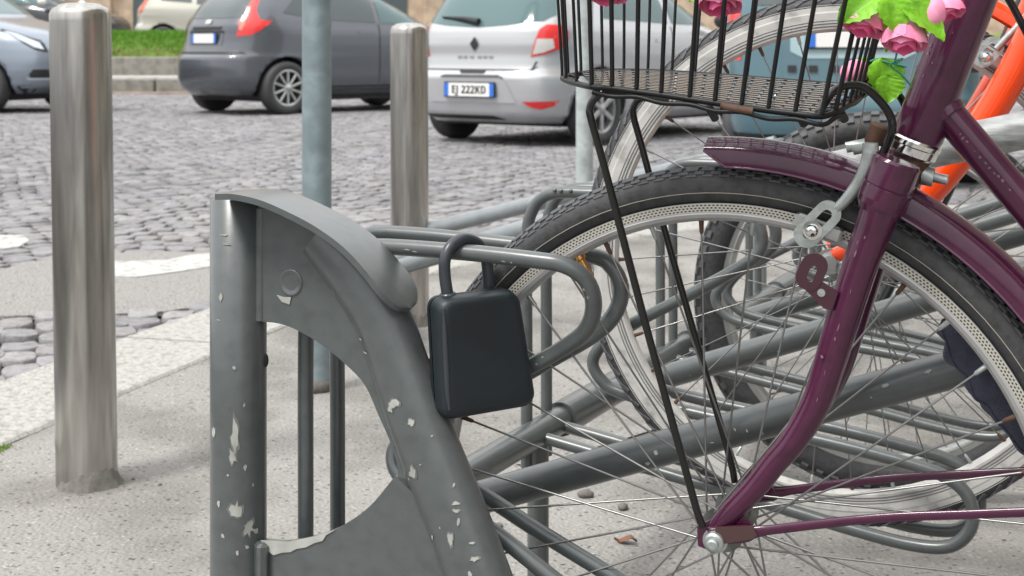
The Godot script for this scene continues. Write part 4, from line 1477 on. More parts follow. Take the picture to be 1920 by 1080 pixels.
func basket(o: Node3D):
	var b := node("basket", o)
	var low := BASKET.map(func(q): return sight(q[0], q[1], q[2]))
	var c := Vector3.ZERO
	for p in low: c += p
	c /= low.size()
	var high := []
	for p in low:
		var out: Vector3 = p - c
		out.y = 0
		high.append(p + Vector3(0.021, 0.2, 0.0) + out * 0.22)
	var st := begin()
	var loop := smooth(low, 3, true)
	loop.append(loop[0]); loop.append(loop[1])
	tube(st, loop, 0.0028, 8)
	part("lower_frame", st, M.basket, b)
	st = begin()
	var under := []
	for i in range(0, 12): under.append(low[i] + Vector3(0, -0.0045 - 0.0025 * (i % 2), 0.003))
	tube(st, smooth(under, 4), 0.0021, 8)
	part("under_wire", st, M.basket, b)
	st = begin()
	loop = smooth(high, 3, true)
	loop.append(loop[0]); loop.append(loop[1])
	tube(st, loop, 0.0045, 8)
	part("top_frame", st, M.basket, b)
	for i in low.size():
		st = begin()
		var inward: Vector3 = (c - low[i]).normalized() * 0.012
		tube(st, smooth([low[i] + inward + Vector3(0, -0.001, 0), low[i] + Vector3(0, 0.002, 0), low[i].lerp(high[i], 0.06), low[i].lerp(high[i], 0.5), high[i]], 4), 0.0021 if i < 11 else 0.0016, 8)
		part("wire", st, M.basket, b)
	# floor of stretched metal
	st = begin()
	var near := low.slice(0, 10)
	var farr := [low[29], low[28], low[27], low[26], low[25], low[24], low[23], low[22], low[21], low[20], low[19], low[18]]
	var at := func(line: Array, f: float) -> Vector3:
		var q: float = clampf(f, 0.0, 0.9999) * (line.size() - 1)
		return line[int(q)].lerp(line[int(q) + 1], q - int(q))
	for j in 15:
		var g := (j + 0.5) / 15.0
		for i in 9:
			var f0 := (i + (0.5 if j % 2 else 0.0)) / 9.0
			var f1 := minf(f0 + 0.098, 1.0)
			if f0 > 0.97: continue
			var a: Vector3 = at.call(near, f0).lerp(at.call(farr, f0), g)
			var b2: Vector3 = at.call(near, f1).lerp(at.call(farr, f1), g)
			var cross: Vector3 = (at.call(farr, f0) - at.call(near, f0)).normalized()
			var x := (b2 - a).normalized()
			var up := cross.cross(x).normalized()
			if up.y < 0: up = -up
			block(st, (a + b2) / 2 + Vector3(0, 0.001, 0), Vector3(a.distance_to(b2), 0.0012, 0.0082), Basis(x, up, x.cross(up)))
	for i in 19:
		var f := (i + 0.25) / 18.5
		if f < 1.0: rod(st, at.call(near, f) - Vector3(0, 0.001, 0), at.call(farr, f) - Vector3(0, 0.001, 0), [0.0011, 0.0011], 5)
	part("floor_mesh", st, M.floor, b)
	# tape ends and a rusty patch under the floor
	for q in [[1335, 212, 1.31], [1502, 222, 1.27], [1578, 214, 1.3]]:
		st = begin()
		block(st, sight(q[0], q[1], q[2]), Vector3(0.007, 0.016, 0.006), Basis(Vector3.BACK, 0.5), 0.0015)
		part("cable_tie", st, M.dull, b)
	st = begin()
	tube(st, smooth([[1352, 197, 1.285], [1380, 203, 1.28], [1412, 208, 1.275]].map(func(q): return sight(q[0], q[1] + 1, q[2] - 0.004)), 4), 0.0034, 8)
	part("rusty_wire", st, M.rust, b)

func orange_bike():
	bike_frame(Vector3(0.425, EYE - 0.271, -1.905), 13.8, 0.2)
	var o := thing("bicycle", "bright orange bicycle with wide white wheel rim behind the purple one", "bicycle", Vector3(0.425, 0, -1.905))
	var n := bn
	wheel(o, "front_wheel", bc, {"R": 0.337, "tr": 0.0116, "rim_out": 0.3268, "rim_in": 0.293, "rw": 0.0115, "rim": M.white_rim, "grooves": [0.3075, 0.304, 0.3005], "flange": 0.024, "fz": 0.03, "phase": 0.03, "nipple": true,
		"lugs": [[0.0, 90, 0.014, 0.004, 0.0016, 0.0], [0.5, 90, 0.015, 0.004, 0.0018, 0.5, 0.4], [0.95, 90, 0.012, 0.004, 0.0015, 0.0, 0.5]]})
	var near := [[1548, 486], [1590, 470], [1640, 440], [1695, 405], [1745, 358], [1800, 292], [1850, 222], [1898, 140], [1948, 40], [1975, -20]]
	var st := begin()
	tube(st, smooth(bps(near, 0.055), 5), [0.009, 0.011, 0.0135, 0.016, 0.0175, 0.0185, 0.019, 0.0192, 0.0192, 0.0192], 20)
	var fork := node("fork", o)
	part("blade", st, M.orange, fork)
	st = begin()
	tube(st, smooth(bps(near, 0.055).map(func(p): return p - bn * 0.11), 5), [0.009, 0.011, 0.014, 0.017, 0.019, 0.0205, 0.021, 0.0215, 0.0215, 0.0215], 20)
	part("blade", st, M.orange, fork)
	var ax := (bp(1975, -20) - bp(1898, 140)).normalized()
	st = begin()
	block(st, bp(1965, 0), Vector3(0.05, 0.035, 0.12), Basis(bu, ax, bu.cross(ax)).orthonormalized(), 0.008)
	part("crown", st, M.orange, fork)
	st = begin()
	var hd := bp(1972, -15) + ax * 0.02
	rod(st, hd, hd + ax * 0.16, [0.023, 0.023], 20)
	part("head_tube", st, M.orange, o)
	st = begin()
	rod(st, hd + ax * 0.05, hd + ax * 0.05 + (bu * 0.75 - bv * 0.55), [0.019, 0.019], 16)
	part("down_tube", st, M.orange, o)
	st = begin()
	tube(st, smooth([hd + ax * 0.24 + bn * 0.3, hd + ax * 0.26 + bn * 0.1, hd + ax * 0.26 - bn * 0.1, hd + ax * 0.24 - bn * 0.3], 5), 0.012, 10)
	rod(st, hd + ax * 0.15, hd + ax * 0.26, [0.012, 0.012], 10)
	part("handlebar", st, M.dull, o)
	fender(o, bc, 0.375, 0.026, deg_to_rad(66.0), deg_to_rad(20.0), M.orange, M.orange, 0.016)
	var b = brake(o, "front_brake", bp(1843, 107, 0.035), bp(1862, 88, 0.035), 0.026, bp(1848, 108, 0.035), bp(1828, 90, 0.033), bp(1893, 128, 0.033), n)
	st = begin()
	tube(st, smooth(bps([[1868, 92, 0.036], [1892, 66, 0.037], [1915, 42, 0.038], [1935, 15, 0.038]]), 4), 0.0045, 10)
	part("brake_arm", st, M.zinc, b)
	st = begin()
	tube(st, smooth([[1880, -20, 1.62], [1900, 14, 1.62], [1924, 60, 1.62], [1950, 110, 1.64]].map(func(q): return sight(q[0], q[1], q[2])), 5), 0.0042, 10)
	part("brake_cable", st, M.black, o)
	# long axle end with washers beside the dropout
	st = begin()
	turned(st, bp(1556, 490, 0.058), n, [[0.0, -0.003], [0.016, -0.003], [0.016, 0.002], [0.012, 0.002], [0.012, 0.005], [0.009, 0.006], [0.009, 0.016], [0.0, 0.017]], 20)
	part("axle_end", st, M.alu, o)

func dark_bike():
	bike_frame(Vector3(0.648, EYE - 0.442, -2.6), 17.0, 0.5)
	var o := thing("bicycle", "dark bicycle with knobbly black tyre and grey rim, farthest in the rack", "bicycle", Vector3(0.648, 0, -2.6))
	wheel(o, "front_wheel", bc, {"R": 0.33, "tr": 0.0255, "wide": 1.0, "rim_out": 0.283, "rim_in": 0.266, "rw": 0.0125, "rim": M.alu, "flange": 0.023, "fz": 0.032, "phase": 0.05,
		"lugs": [[0.0, 72, 0.016, 0.012, 0.004, 0.0], [0.5, 72, 0.014, 0.01, 0.0045, 0.5], [0.95, 72, 0.012, 0.009, 0.005, 0.0]]})
	var st := begin()
	var fork := node("fork", o)
	for s in [0.06, -0.06]:
		st = begin()
		tube(st, smooth([bt(0.0, 0.0, s), bt(0.05, 0.1, s), bt(0.13, 0.27, s), bt(0.18, 0.38, s)], 4), [0.014, 0.017, 0.018, 0.016], 16)
		part("blade", st, M.black, fork)
	st = begin()
	block(st, bt(0.185, 0.385), Vector3(0.05, 0.035, 0.15), Basis(bu, bv, bn), 0.008)
	part("crown", st, M.black, fork)
	for k in 2:
		st = begin()
		tube(st, [bt(0.045 + k * 0.012, 0.1 + k * 0.004, 0.077), bt(0.125 + k * 0.012, 0.27 + k * 0.004, 0.0785)], 0.0028, 6)
		part("fork_stripe", st, M.plate_white, fork)
	st = begin()
	rod(st, bt(0.19, 0.4), bt(0.25, 0.55), [0.021, 0.021], 18)
	part("head_tube", st, M.black, o)
	st = begin()
	rod(st, bt(0.2, 0.43), bt(0.62, -0.02), [0.02, 0.02], 16)
	part("down_tube", st, M.black, o)
	st = begin()
	tube(st, smooth([bt(0.3, 0.66, 0.3), bt(0.24, 0.66, 0.1), bt(0.24, 0.66, -0.1), bt(0.3, 0.66, -0.3)], 5), 0.012, 10)
	rod(st, bt(0.25, 0.55), bt(0.26, 0.66), [0.012, 0.012], 10)
	part("handlebar", st, M.dull, o)
	# quick release lever
	st = begin()
	tube(st, [bp(1672, 588, 0.07), bp(1676, 575, 0.078), bp(1690, 548, 0.08), bp(1700, 522, 0.078)], [0.01, 0.013, 0.0125, 0.008], 12, true, 0.45, bn)
	part("quick_release_lever", st, M.alu, o)

# ---------------------------------------------------------------- flowers
func rose(parent: Node3D, c: Vector3, ax: Vector3, s: float, open: float, seed_: int):
	ax = ax.normalized()
	var f := node("bloom", parent)
	var a := ax.cross(Vector3(0.3, 0.1, 1)).normalized()
	var b := ax.cross(a)
	var r := RandomNumberGenerator.new()
	r.seed = seed_
	for layer in 3:
		var count: int = [4, 4, 3][layer]
		for k in count:
			var st := begin()
			var rows := []
			var ph := TAU * (k + layer * 0.45) / count + r.randf_range(-0.2, 0.2)
			for i in 9:
				var v := i / 8.0
				var row := []
				for j in 9:
					var h := j / 4.0 - 1.0
					var tip := 1.0 - 0.16 * h * h - (0.06 if absf(h) < 0.2 else 0.0) * -1.0
					var l := v * tip
					var rad: float = s * ([0.46, 0.36, 0.24][layer]) * sin(0.35 + l * (1.75 + 0.35 * (1.0 - open)))
					rad += s * open * 0.22 * pow(l, 3.0) * (1.0 - layer * 0.3)
					var w := ph + h * TAU / count * 0.66
					row.append(c + ax * (l * s * ([0.66, 0.7, 0.8][layer])) + (a * cos(w) + b * sin(w)) * (rad + s * 0.03 * h * h))
				rows.append(row)
			skin(st, rows, false)
			part("petal", st, M.pink_deep if layer == 2 else M.pink, f)
	var st := begin()
	st.set_smooth_group(0xFFFFFFFF)
	for k in 6:
		var w := TAU * k / 6
		var e := a * cos(w) + b * sin(w)
		var t := ax.cross(e)
		tri(st, c - ax * s * 0.08 - t * s * 0.12, c - ax * s * 0.08 + t * s * 0.12, c + ax * s * 0.22 + e * s * 0.44)
	ball(st, c - ax * s * 0.04, Vector3.ONE * s * 0.16, Basis.IDENTITY, 5)
	part("sepals", st, M.sepal, f)

func bud(parent: Node3D, c: Vector3, ax: Vector3, s: float):
	ax = ax.normalized()
	var f := node("bud", parent)
	var st := begin()
	var rows := []
	var a := ax.cross(Vector3(0.3, 0.1, 1)).normalized()
	var b := ax.cross(a)
	for i in 13:
		var v := PI * i / 12
		var ring := []
		for j in 24:
			var w := TAU * j / 24
			var g := 1.0 - 0.07 * pow(absf(sin(w * 1.5 + v * 0.8)), 8.0)
			ring.append(c - ax * cos(v) * s * 0.56 + (a * cos(w) + b * sin(w)) * sin(v) * s * 0.46 * g)
		rows.append(ring)
	skin(st, rows)
	part("petal", st, M.pink, f)
	st = begin()
	ball(st, c - ax * s * 0.52, Vector3.ONE * s * 0.16, Basis.IDENTITY, 5)
	part("sepals", st, M.sepal, f)

func leaf(parent: Node3D, base: Vector3, dir: Vector3, nrm: Vector3, l: float, w: float, droop: float):
	dir = dir.normalized()
	var s := nrm.cross(dir).normalized()
	var up := dir.cross(s).normalized()
	if up.dot(nrm) < 0: up = -up
	var st := begin()
	var rows := []
	for i in 19:
		var f := i / 18.0
		var row := []
		var wd := w * pow(sin(PI * pow(f, 0.75)), 0.8) * (1.0 + (0.1 if i % 3 == 0 else -0.04))
		if i == 18: wd = 0.0
		for j in 9:
			var h := j / 4.0 - 1.0
			var vein := 0.02 * w * cos(f * 40.0 - absf(h) * 6.0) * absf(h)
			row.append(base + dir * (f * l) + s * h * wd * 0.5 + up * (absf(h) * wd * 0.22 - droop * f * f * l + vein + 0.05 * l * sin(f * 5.0 + h * 2.0) * absf(h)))
		rows.append(row)
	skin(st, rows, false)
	part("leaf", st, M.leaf, parent)
	st = begin()
	var rib := []
	for r in rows: rib.append(r[4] - up * 0.0004)
	tube(st, rib, [0.0012, 0.0005], 5)
	part("leaf_rib", st, M.leaf, parent)

func flowers():
	var o := thing("flower_spray", "artificial spray of pink roses with bright green leaves, tied to the basket corner", "artificial flowers", sight(1680, 20, 1.25))
	var S := func(x, y, z): return sight(x, y, z)
	rose(o, S.call(1630, 12, 1.255), Vector3(-0.38, -0.9, 0.25), 0.032, 0.9, 3)
	rose(o, S.call(1698, 36, 1.235), Vector3(-0.12, -0.95, 0.3), 0.035, 0.7, 8)
	bud(o, S.call(1746, 25, 1.235), Vector3(-0.3, -0.9, 0.2), 0.0265)
	rose(o, S.call(1765, -14, 1.25), Vector3(0.1, -0.95, 0.3), 0.03, 0.8, 12)
	leaf(o, S.call(1640, -8, 1.25), Vector3(1.0, -0.42, 0.1), Vector3(0.1, 0.55, 0.8), 0.062, 0.036, 0.1)
	leaf(o, S.call(1690, -5, 1.225), Vector3(0.8, -0.75, 0.1), Vector3(0.3, 0.4, 0.85), 0.05, 0.032, 0.1)
	leaf(o, S.call(1650, -10, 1.24), Vector3(-0.9, -0.5, 0.1), Vector3(-0.2, 0.5, 0.85), 0.042, 0.03, 0.2)
	leaf(o, S.call(1668, -12, 1.22), Vector3(0.2, -1, 0.1), Vector3(0, 0.3, 1), 0.034, 0.03, 0.1)
	leaf(o, S.call(1652, 5, 1.262), Vector3(0.1, -1, 0.0), Vector3(0.5, 0.1, 0.8), 0.042, 0.024, 0.0)
	leaf(o, S.call(1728, 30, 1.25), Vector3(-0.1, -1, 0.0), Vector3(0.3, 0.1, 0.9), 0.026, 0.014, 0.0)
	var st := begin()
	tube(st, smooth([[1640, -20, 1.25], [1680, 10, 1.26], [1682, 90, 1.27], [1678, 118, 1.275], [1692, 110, 1.275], [1670, 122, 1.28], [1690, 140, 1.28], [1712, 165, 1.29]].map(func(q): return sight(q[0], q[1], q[2])), 5), 0.0009, 6)
	part("wire_stem", st, M.wire_green, o)
	# the part of the spray that lies in the basket
	var p := thing("flower_spray", "pink bud and green leaves lying low inside the basket's right end", "artificial flowers", sight(1640, 140, 1.36))
	bud(p, S.call(1603, 135, 1.38), Vector3(-0.8, -0.2, 0.3), 0.026)
	leaf(p, S.call(1652, 108, 1.375), Vector3(0.1, -1, 0.05), Vector3(0.15, 0.1, 1), 0.042, 0.036, 0.0)
	leaf(p, S.call(1630, 105, 1.39), Vector3(-0.15, -1, 0.05), Vector3(-0.3, 0.1, 1), 0.04, 0.034, 0.0)
	leaf(p, S.call(1662, 140, 1.37), Vector3(0.05, -1, 0.1), Vector3(0.2, 0.2, 1), 0.026, 0.03, 0.0)
	st = begin()
	tube(st, smooth([[1610, 128, 1.38], [1640, 112, 1.38], [1668, 118, 1.37], [1700, 125, 1.37]].map(func(q): return sight(q[0], q[1], q[2])), 5), 0.0009, 6)
	part("wire_stem", st, M.wire_green, p)
	# two more blooms along the rim
	for q in [[1352, -30, 1.3, 0.034, "single hot pink artificial rose peeping over the middle of the basket", 21], [1142, -48, 1.36, 0.034, "pink artificial rose just above the front end of the basket", 22]]:
		var g := thing("flower_spray", q[4], "artificial flowers", sight(q[0], q[1], q[2]))
		rose(g, S.call(q[0], q[1], q[2]), Vector3(-0.1, -0.9, 0.4), q[3], 0.8, q[5])
		leaf(g, S.call(q[0] - 6, q[1] + 2, q[2] + 0.01), Vector3(-0.8, -0.4, 0.2), Vector3(0, 0.6, 0.8), 0.03, 0.02, 0.1)
		st = begin()
		tube(st, smooth([S.call(q[0], q[1], q[2]), S.call(q[0] + 4, q[1] - 40, q[2] + 0.02), S.call(q[0] + 60, q[1] - 60, q[2] + 0.03)], 4), 0.0012, 6)
		part("wire_stem", st, M.wire_green, g)

# ---------------------------------------------------------------- cars
# a body is a stack of rounded outlines; rows are [height, rear, front, half width, squareness]
var cp_rows: Array

func cprof(h: float) -> Array:
	for i in cp_rows.size() - 1:
		if h <= cp_rows[i + 1][0] or i == cp_rows.size() - 2:
			var f := clampf((h - cp_rows[i][0]) / maxf(1e-5, cp_rows[i + 1][0] - cp_rows[i][0]), 0.0, 1.0)
			var out := []
			for k in 5: out.append(lerpf(cp_rows[i][k], cp_rows[i + 1][k], f))
			return out
	return cp_rows[0]

func on_rear(s: float, h: float, lift := 0.005) -> Vector3:
	var p := cprof(h)
	var a: float = (p[2] - p[1]) / 2
	return Vector3(s, h, -((p[1] + p[2]) / 2 - a * pow(maxf(0.0, 1.0 - pow(minf(absf(s) / p[3], 1.0), p[4])), 1.0 / p[4]) - lift))

func on_front(s: float, h: float, lift := 0.005) -> Vector3:
	var p := cprof(h)
	var a: float = (p[2] - p[1]) / 2
	return Vector3(s, h, -((p[1] + p[2]) / 2 + a * pow(maxf(0.0, 1.0 - pow(minf(absf(s) / p[3], 1.0), p[4])), 1.0 / p[4]) + lift))

func on_side(f: float, h: float, side: float, lift := 0.005) -> Vector3:
	var p := cprof(h)
	var a: float = (p[2] - p[1]) / 2
	var x: float = absf(f - (p[1] + p[2]) / 2) / a
	return Vector3(side * (p[3] * pow(maxf(0.0, 1.0 - pow(minf(x, 1.0), p[4])), 1.0 / p[4]) + lift), h, -f)

# round the rear corner: the angle from straight back (0) to straight sideways (90)
func on_corner(deg: float, h: float, side: float, lift := 0.006, end := -1.0, reach := 0.35) -> Vector3:
	var p := cprof(h)
	var a: float = (p[2] - p[1]) / 2
	var fc: float = (p[1] + p[2]) / 2
	var o := Vector2(p[3] - reach, p[1] + reach if end < 0 else p[2] - reach)
	var d := Vector2(sin(deg_to_rad(deg)), end * cos(deg_to_rad(deg)))
	var lo := 0.0
	var hi := 2.0
	for i in 30:
		var m := (lo + hi) / 2
		var q := o + d * m
		if pow(absf(q.x) / p[3], p[4]) + pow(absf(q.y - fc) / a, p[4]) < 1.0: lo = m
		else: hi = m
	var e := o + d * (lo + lift)
	return Vector3(e.x * side, h, -e.y)

# a sheet that follows the body inside a flat outline
func sheet(called: String, parent: Node3D, poly: Array, where: Callable, m, cell = 0.06) -> MeshInstance3D:
	var p := PackedVector2Array()
	for q in poly: p.append(Vector2(q[0], q[1]))
	var lo := p[0]
	var hi := p[0]
	for q in p:
		lo = lo.min(q); hi = hi.max(q)
	var st := begin()
	var cx: float = cell.x if cell is Vector2 else cell
	var cy: float = cell.y if cell is Vector2 else cell
	var nx := maxi(1, int(ceil((hi.x - lo.x) / cx)))
	var ny := maxi(1, int(ceil((hi.y - lo.y) / cy)))
	for i in nx:
		for j in ny:
			var a := lo + Vector2((hi.x - lo.x) * i / nx, (hi.y - lo.y) * j / ny)
			var b := lo + Vector2((hi.x - lo.x) * (i + 1) / nx, (hi.y - lo.y) * (j + 1) / ny)
			for piece in Geometry2D.intersect_polygons(p, PackedVector2Array([a, Vector2(b.x, a.y), b, Vector2(a.x, b.y)])):
				var ids := Geometry2D.triangulate_polygon(piece)
				for k in range(0, ids.size(), 3):
					tri(st, where.call(piece[ids[k]]), where.call(piece[ids[k + 1]]), where.call(piece[ids[k + 2]]))
	return part(called, st, m, parent, true)

func car(label: String, at: Vector3, psi: float, rows: Array, paint, wheels: Array, group := "parked cars", size := 1.0) -> Node3D:
	cp_rows = []
	for i in rows.size(): cp_rows.append(rows[i])
	var o := thing("parked_car", label, "car", at, group)
	o.rotation.y = -deg_to_rad(psi)
	o.scale = Vector3.ONE * size
	# body
	var hs := []
	for i in rows.size() - 1:
		for k in 3: hs.append(lerpf(rows[i][0], rows[i + 1][0], k / 3.0))
	hs.append(rows[rows.size() - 1][0])
	var st := begin()
	var rings := []
	for h in hs:
		var p := cprof(h)
		var ring := []
		var a: float = (p[2] - p[1]) / 2
		for k in 88:
			var t := TAU * k / 88
			var c := cos(t)
			var s := sin(t)
			ring.append(Vector3(p[3] * signf(s) * pow(absf(s), 2.0 / p[4]), h, -((p[1] + p[2]) / 2 + a * signf(c) * pow(absf(c), 2.0 / p[4]))))
		rings.append(ring)
	skin(st, rings)
	fan(st, rings[0]); fan(st, rings[rings.size() - 1], true)
	st.generate_normals()
	var body := CSGMesh3D.new()
	body.name = "body"
	body.mesh = st.commit()
	body.material = paint
	for w in wheels:
		for s in [-1, 1]:
			var cut := CSGCylinder3D.new()
			cut.name = "wheel_arch"
			cut.operation = CSGShape3D.OPERATION_SUBTRACTION
			cut.radius = w[1] + 0.055; cut.height = 0.5; cut.sides = 40
			cut.rotation.z = PI / 2
			cut.position = Vector3(s * (0.80), w[1], -w[0])
			cut.material = M.trim
			body.add_child(cut, true)
	o.add_child(body, true)
	for w in wheels:
		for s in [-1, 1]: car_wheel(o, Vector3(s * w[2], w[1], -w[0]), s, w[1], w[3])
	# underside between the wheels
	st = begin()
	block(st, Vector3(0, 0.215, -(rows[0][1] + rows[0][2]) / 2), Vector3(1.26, 0.12, (rows[0][2] - rows[0][1]) * 0.85))
	part("underbody", st, M.trim, o, true)
	return o

func car_wheel(o: Node3D, c: Vector3, s: float, r: float, spokes: int):
	var w := node("wheel", o, Transform3D(Basis(Vector3.UP, 0.0 if s > 0 else PI), c))
	var st := begin()
	lathe(st, Vector3.ZERO, Vector3.RIGHT, [[r * 0.62, -0.19], [r * 0.9, -0.195], [r * 0.985, -0.17], [r, -0.12], [r, -0.05], [r * 0.98, -0.012], [r * 0.93, 0.006], [r * 0.8, 0.01], [r * 0.69, 0.0], [r * 0.66, -0.03]], 48)
	part("tyre", st, M.rubber, w, true)
	st = begin()
	turned(st, Vector3.ZERO, Vector3.RIGHT, [[r * 0.69, 0.0], [r * 0.66, 0.004], [r * 0.61, -0.004], [r * 0.59, -0.06]], 48)
	lathe(st, Vector3.ZERO, Vector3.RIGHT, [[r * 0.15, 0.0], [r * 0.12, 0.012], [0.0, 0.014]], 20)
	for i in spokes:
		var a := TAU * i / spokes
		var e := Vector3(0, cos(a), sin(a))
		var t := Vector3(0, -sin(a), cos(a))
		block(st, e * r * 0.38 - Vector3(0.006, 0, 0), Vector3(0.022, r * 0.52, r * (0.9 / spokes)), Basis(Vector3.RIGHT, e, Vector3.RIGHT.cross(e)).orthonormalized(), 0.006)
	part("rim", st, M.alu if spokes > 6 else M.rim, w, true)
	st = begin()
	lathe(st, Vector3.ZERO, Vector3.RIGHT, [[0.0, -0.075], [r * 0.63, -0.075]], 32)
	part("brake_disc", st, M.trim, w, true)

func number_plate(o: Node3D, where: Callable, c: Vector2, text: String, w := 0.52, hgt := 0.11):
	var p := node("number_plate", o)
	var hw := w / 2
	var hh := hgt / 2
	var f := func(q, l):
		var v: Vector3 = where.call(c, 0.02)
		return Vector3(v.x + q.x - c.x, q.y, v.z + l)
	# a flat plate on the body at c
	var base: Vector3 = where.call(c, 0.022)
	var st := begin()
	block(st, base, Vector3(w + 0.02, hgt + 0.02, 0.012), Basis.IDENTITY, 0.003)
	part("plate_frame", st, M.trim, p, true)
	st = begin()
	block(st, base + Vector3(0, 0, 0.006), Vector3(w, hgt, 0.006))
	part("plate_face", st, M.plate_white, p, true)
	for s in [-1, 1]:
		st = begin()
		block(st, base + Vector3(s * (hw - 0.022), 0, 0.0075), Vector3(0.044, hgt, 0.006))
		part("blue_band", st, M.plate_blue, p, true)
	if text != "":
		var tm := TextMesh.new()
		tm.text = text
		var sf := SystemFont.new()
		sf.font_names = PackedStringArray(["Droid Sans"])
		sf.font_weight = 700
		tm.font = sf
		tm.font_size = 64
		tm.pixel_size = 0.0014
		tm.depth = 0.004
		put("characters", tm, M.ink, p, Transform3D(Basis.IDENTITY, base + Vector3(0, 0, 0.0105)))

func cars():
	var rear := func(q, l := 0.005): return on_rear(q.x, q.y, l)
	var front := func(q, l := 0.005): return on_front(q.x, q.y, l)
	var right := func(q): return on_side(q.x, q.y, 1.0)
	var left := func(q): return on_side(q.x, q.y, -1.0)
	var both := func(called, o, poly, m):
		sheet(called, o, poly, right, m, 0.1)
		sheet(called, o, poly, left, m, 0.1)
	# silver hatchback seen from behind
	var hatch := [[0.19, -1.86, 1.8, 0.76, 5.0], [0.26, -1.955, 1.93, 0.82, 5.0], [0.36, -1.985, 1.99, 0.845, 5.0], [0.5, -2.0, 2.01, 0.853, 4.8], [0.575, -2.005, 1.99, 0.855, 4.6], [0.6, -1.98, 1.985, 0.855, 4.6], [0.65, -1.952, 1.95, 0.856, 4.5], [0.75, -1.94, 1.88, 0.857, 4.5], [0.84, -1.945, 1.72, 0.855, 4.5], [0.9, -1.94, 1.5, 0.85, 4.4], [0.95, -1.93, 1.2, 0.84, 4.4], [0.99, -1.91, 0.98, 0.825, 4.4], [1.04, -1.88, 0.86, 0.805, 4.4], [1.2, -1.77, 0.52, 0.74, 4.4], [1.33, -1.66, 0.22, 0.675, 4.4], [1.42, -1.5, -0.05, 0.61, 4.2], [1.47, -1.25, -0.3, 0.52, 4.0], [1.485, -1.0, -0.5, 0.4, 4.0]]
	var o := car("silver hatchback seen from behind with blank badge and white and red tail lamps", Vector3(0.86, ROAD, -14.0), 37.0, hatch, M.silver, [[-1.28, 0.3, 0.83, 6], [1.3, 0.3, 0.83, 6]])
	sheet("rear_window", o, [[-0.6, 1.03], [-0.3, 1.0], [0.0, 0.985], [0.3, 1.0], [0.6, 1.03], [0.66, 1.08], [0.58, 1.3], [0.5, 1.38], [-0.5, 1.38], [-0.58, 1.3], [-0.66, 1.08]], rear, M.glass_pale)
	for s in [-1, 1]:
		var fl := func(poly): return poly.map(func(q): return [q[0] * s, q[1]])
		sheet("tail_lamp", o, [[6, 0.735], [14, 0.88], [22, 0.965], [34, 1.005], [58, 1.0], [74, 0.95], [76, 0.88], [62, 0.81], [30, 0.76]], func(q): return on_corner(q.x, q.y, s), M.red_lamp, Vector2(4, 0.04))
		sheet("reversing_lamp", o, [[9, 0.755], [17, 0.885], [44, 0.885], [47, 0.81], [28, 0.775]], func(q): return on_corner(q.x, q.y, s, 0.01), M.white_lamp, Vector2(4, 0.04))
		sheet("reflector", o, fl.call([[0.5, 0.37], [0.73, 0.378], [0.7, 0.335], [0.63, 0.308], [0.57, 0.322]]), rear, M.red_lamp, 0.04)
	sheet("seam", o, [[-0.62, 0.628], [0.56, 0.628], [0.6, 0.66], [0.59, 0.66], [0.55, 0.638], [-0.62, 0.638]], rear, M.seam)
	sheet("seam", o, [[0.55, 0.638], [0.565, 0.63], [0.59, 0.7], [0.575, 0.7]], rear, M.seam)
	sheet("tailgate_handle", o, [[-0.12, 0.6], [0.12, 0.6], [0.14, 0.625], [-0.14, 0.625]], rear, M.trim)
	sheet("plate_recess", o, [[-0.45, 0.36], [0.45, 0.36], [0.36, 0.54], [0.3, 0.565], [-0.3, 0.565], [-0.36, 0.54]], rear, M.silver)
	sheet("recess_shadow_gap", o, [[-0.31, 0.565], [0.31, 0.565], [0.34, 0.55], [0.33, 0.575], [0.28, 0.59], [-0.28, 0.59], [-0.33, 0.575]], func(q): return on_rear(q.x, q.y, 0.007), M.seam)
	sheet("bumper_insert", o, [[-0.62, 0.215], [0.3, 0.215], [0.2, 0.25], [-0.62, 0.25]], rear, M.trim)
	number_plate(o, func(q, l): return on_rear(q.x, q.y, l), Vector2(0, 0.465), "EJ 222KD")
	sheet("badge", o, [[0.0, 0.785], [0.045, 0.845], [0.0, 0.905], [-0.045, 0.845]], func(q): return on_rear(q.x, q.y, 0.012), M.trim, 0.05)
	for q in [-0.16, -0.1, -0.03, 0.05, 0.11, 0.17]:
		sheet("lettering", o, [[q - 0.02, 0.725], [q + 0.02, 0.725], [q + 0.02, 0.745], [q - 0.02, 0.745]], func(v): return on_rear(v.x, v.y, 0.007), mat(0.22, 0.22, 0.23, 0.4), 0.05)
	var st := begin()
	tube(st, [on_rear(0.02, 1.03, 0.03), on_rear(-0.15, 1.055, 0.03), on_rear(-0.42, 1.075, 0.02)], [0.03, 0.02, 0.008], 8)
	part("rear_wiper", st, M.trim, o, true)
	both.call("side_window", o, [[-1.2, 1.06], [-0.2, 1.03], [-0.2, 1.36], [-0.7, 1.38], [-1.05, 1.33]], M.glass_pale)
	both.call("side_window", o, [[-0.12, 1.03], [0.78, 1.02], [0.45, 1.22], [0.2, 1.33], [-0.12, 1.36]], M.glass_pale)
	both.call("door_seam", o, [[-0.17, 0.35], [-0.155, 0.35], [-0.155, 1.0], [-0.17, 1.0]], M.seam)
	both.call("door_seam", o, [[0.95, 0.35], [0.965, 0.35], [0.965, 0.95], [0.95, 0.95]], M.seam)
	both.call("side_moulding", o, [[-0.8, 0.42], [0.85, 0.42], [0.85, 0.45], [-0.8, 0.45]], M.seam)
	both.call("door_handle", o, [[-0.45, 0.86], [-0.24, 0.86], [-0.24, 0.89], [-0.45, 0.89]], M.silver)
	for s in [-1, 1]:
		st = begin()
		ball(st, Vector3(s * 0.93, 1.06, -0.62), Vector3(0.1, 0.075, 0.06), Basis.IDENTITY, 8)
		part("wing_mirror", st, M.trim, o, true)
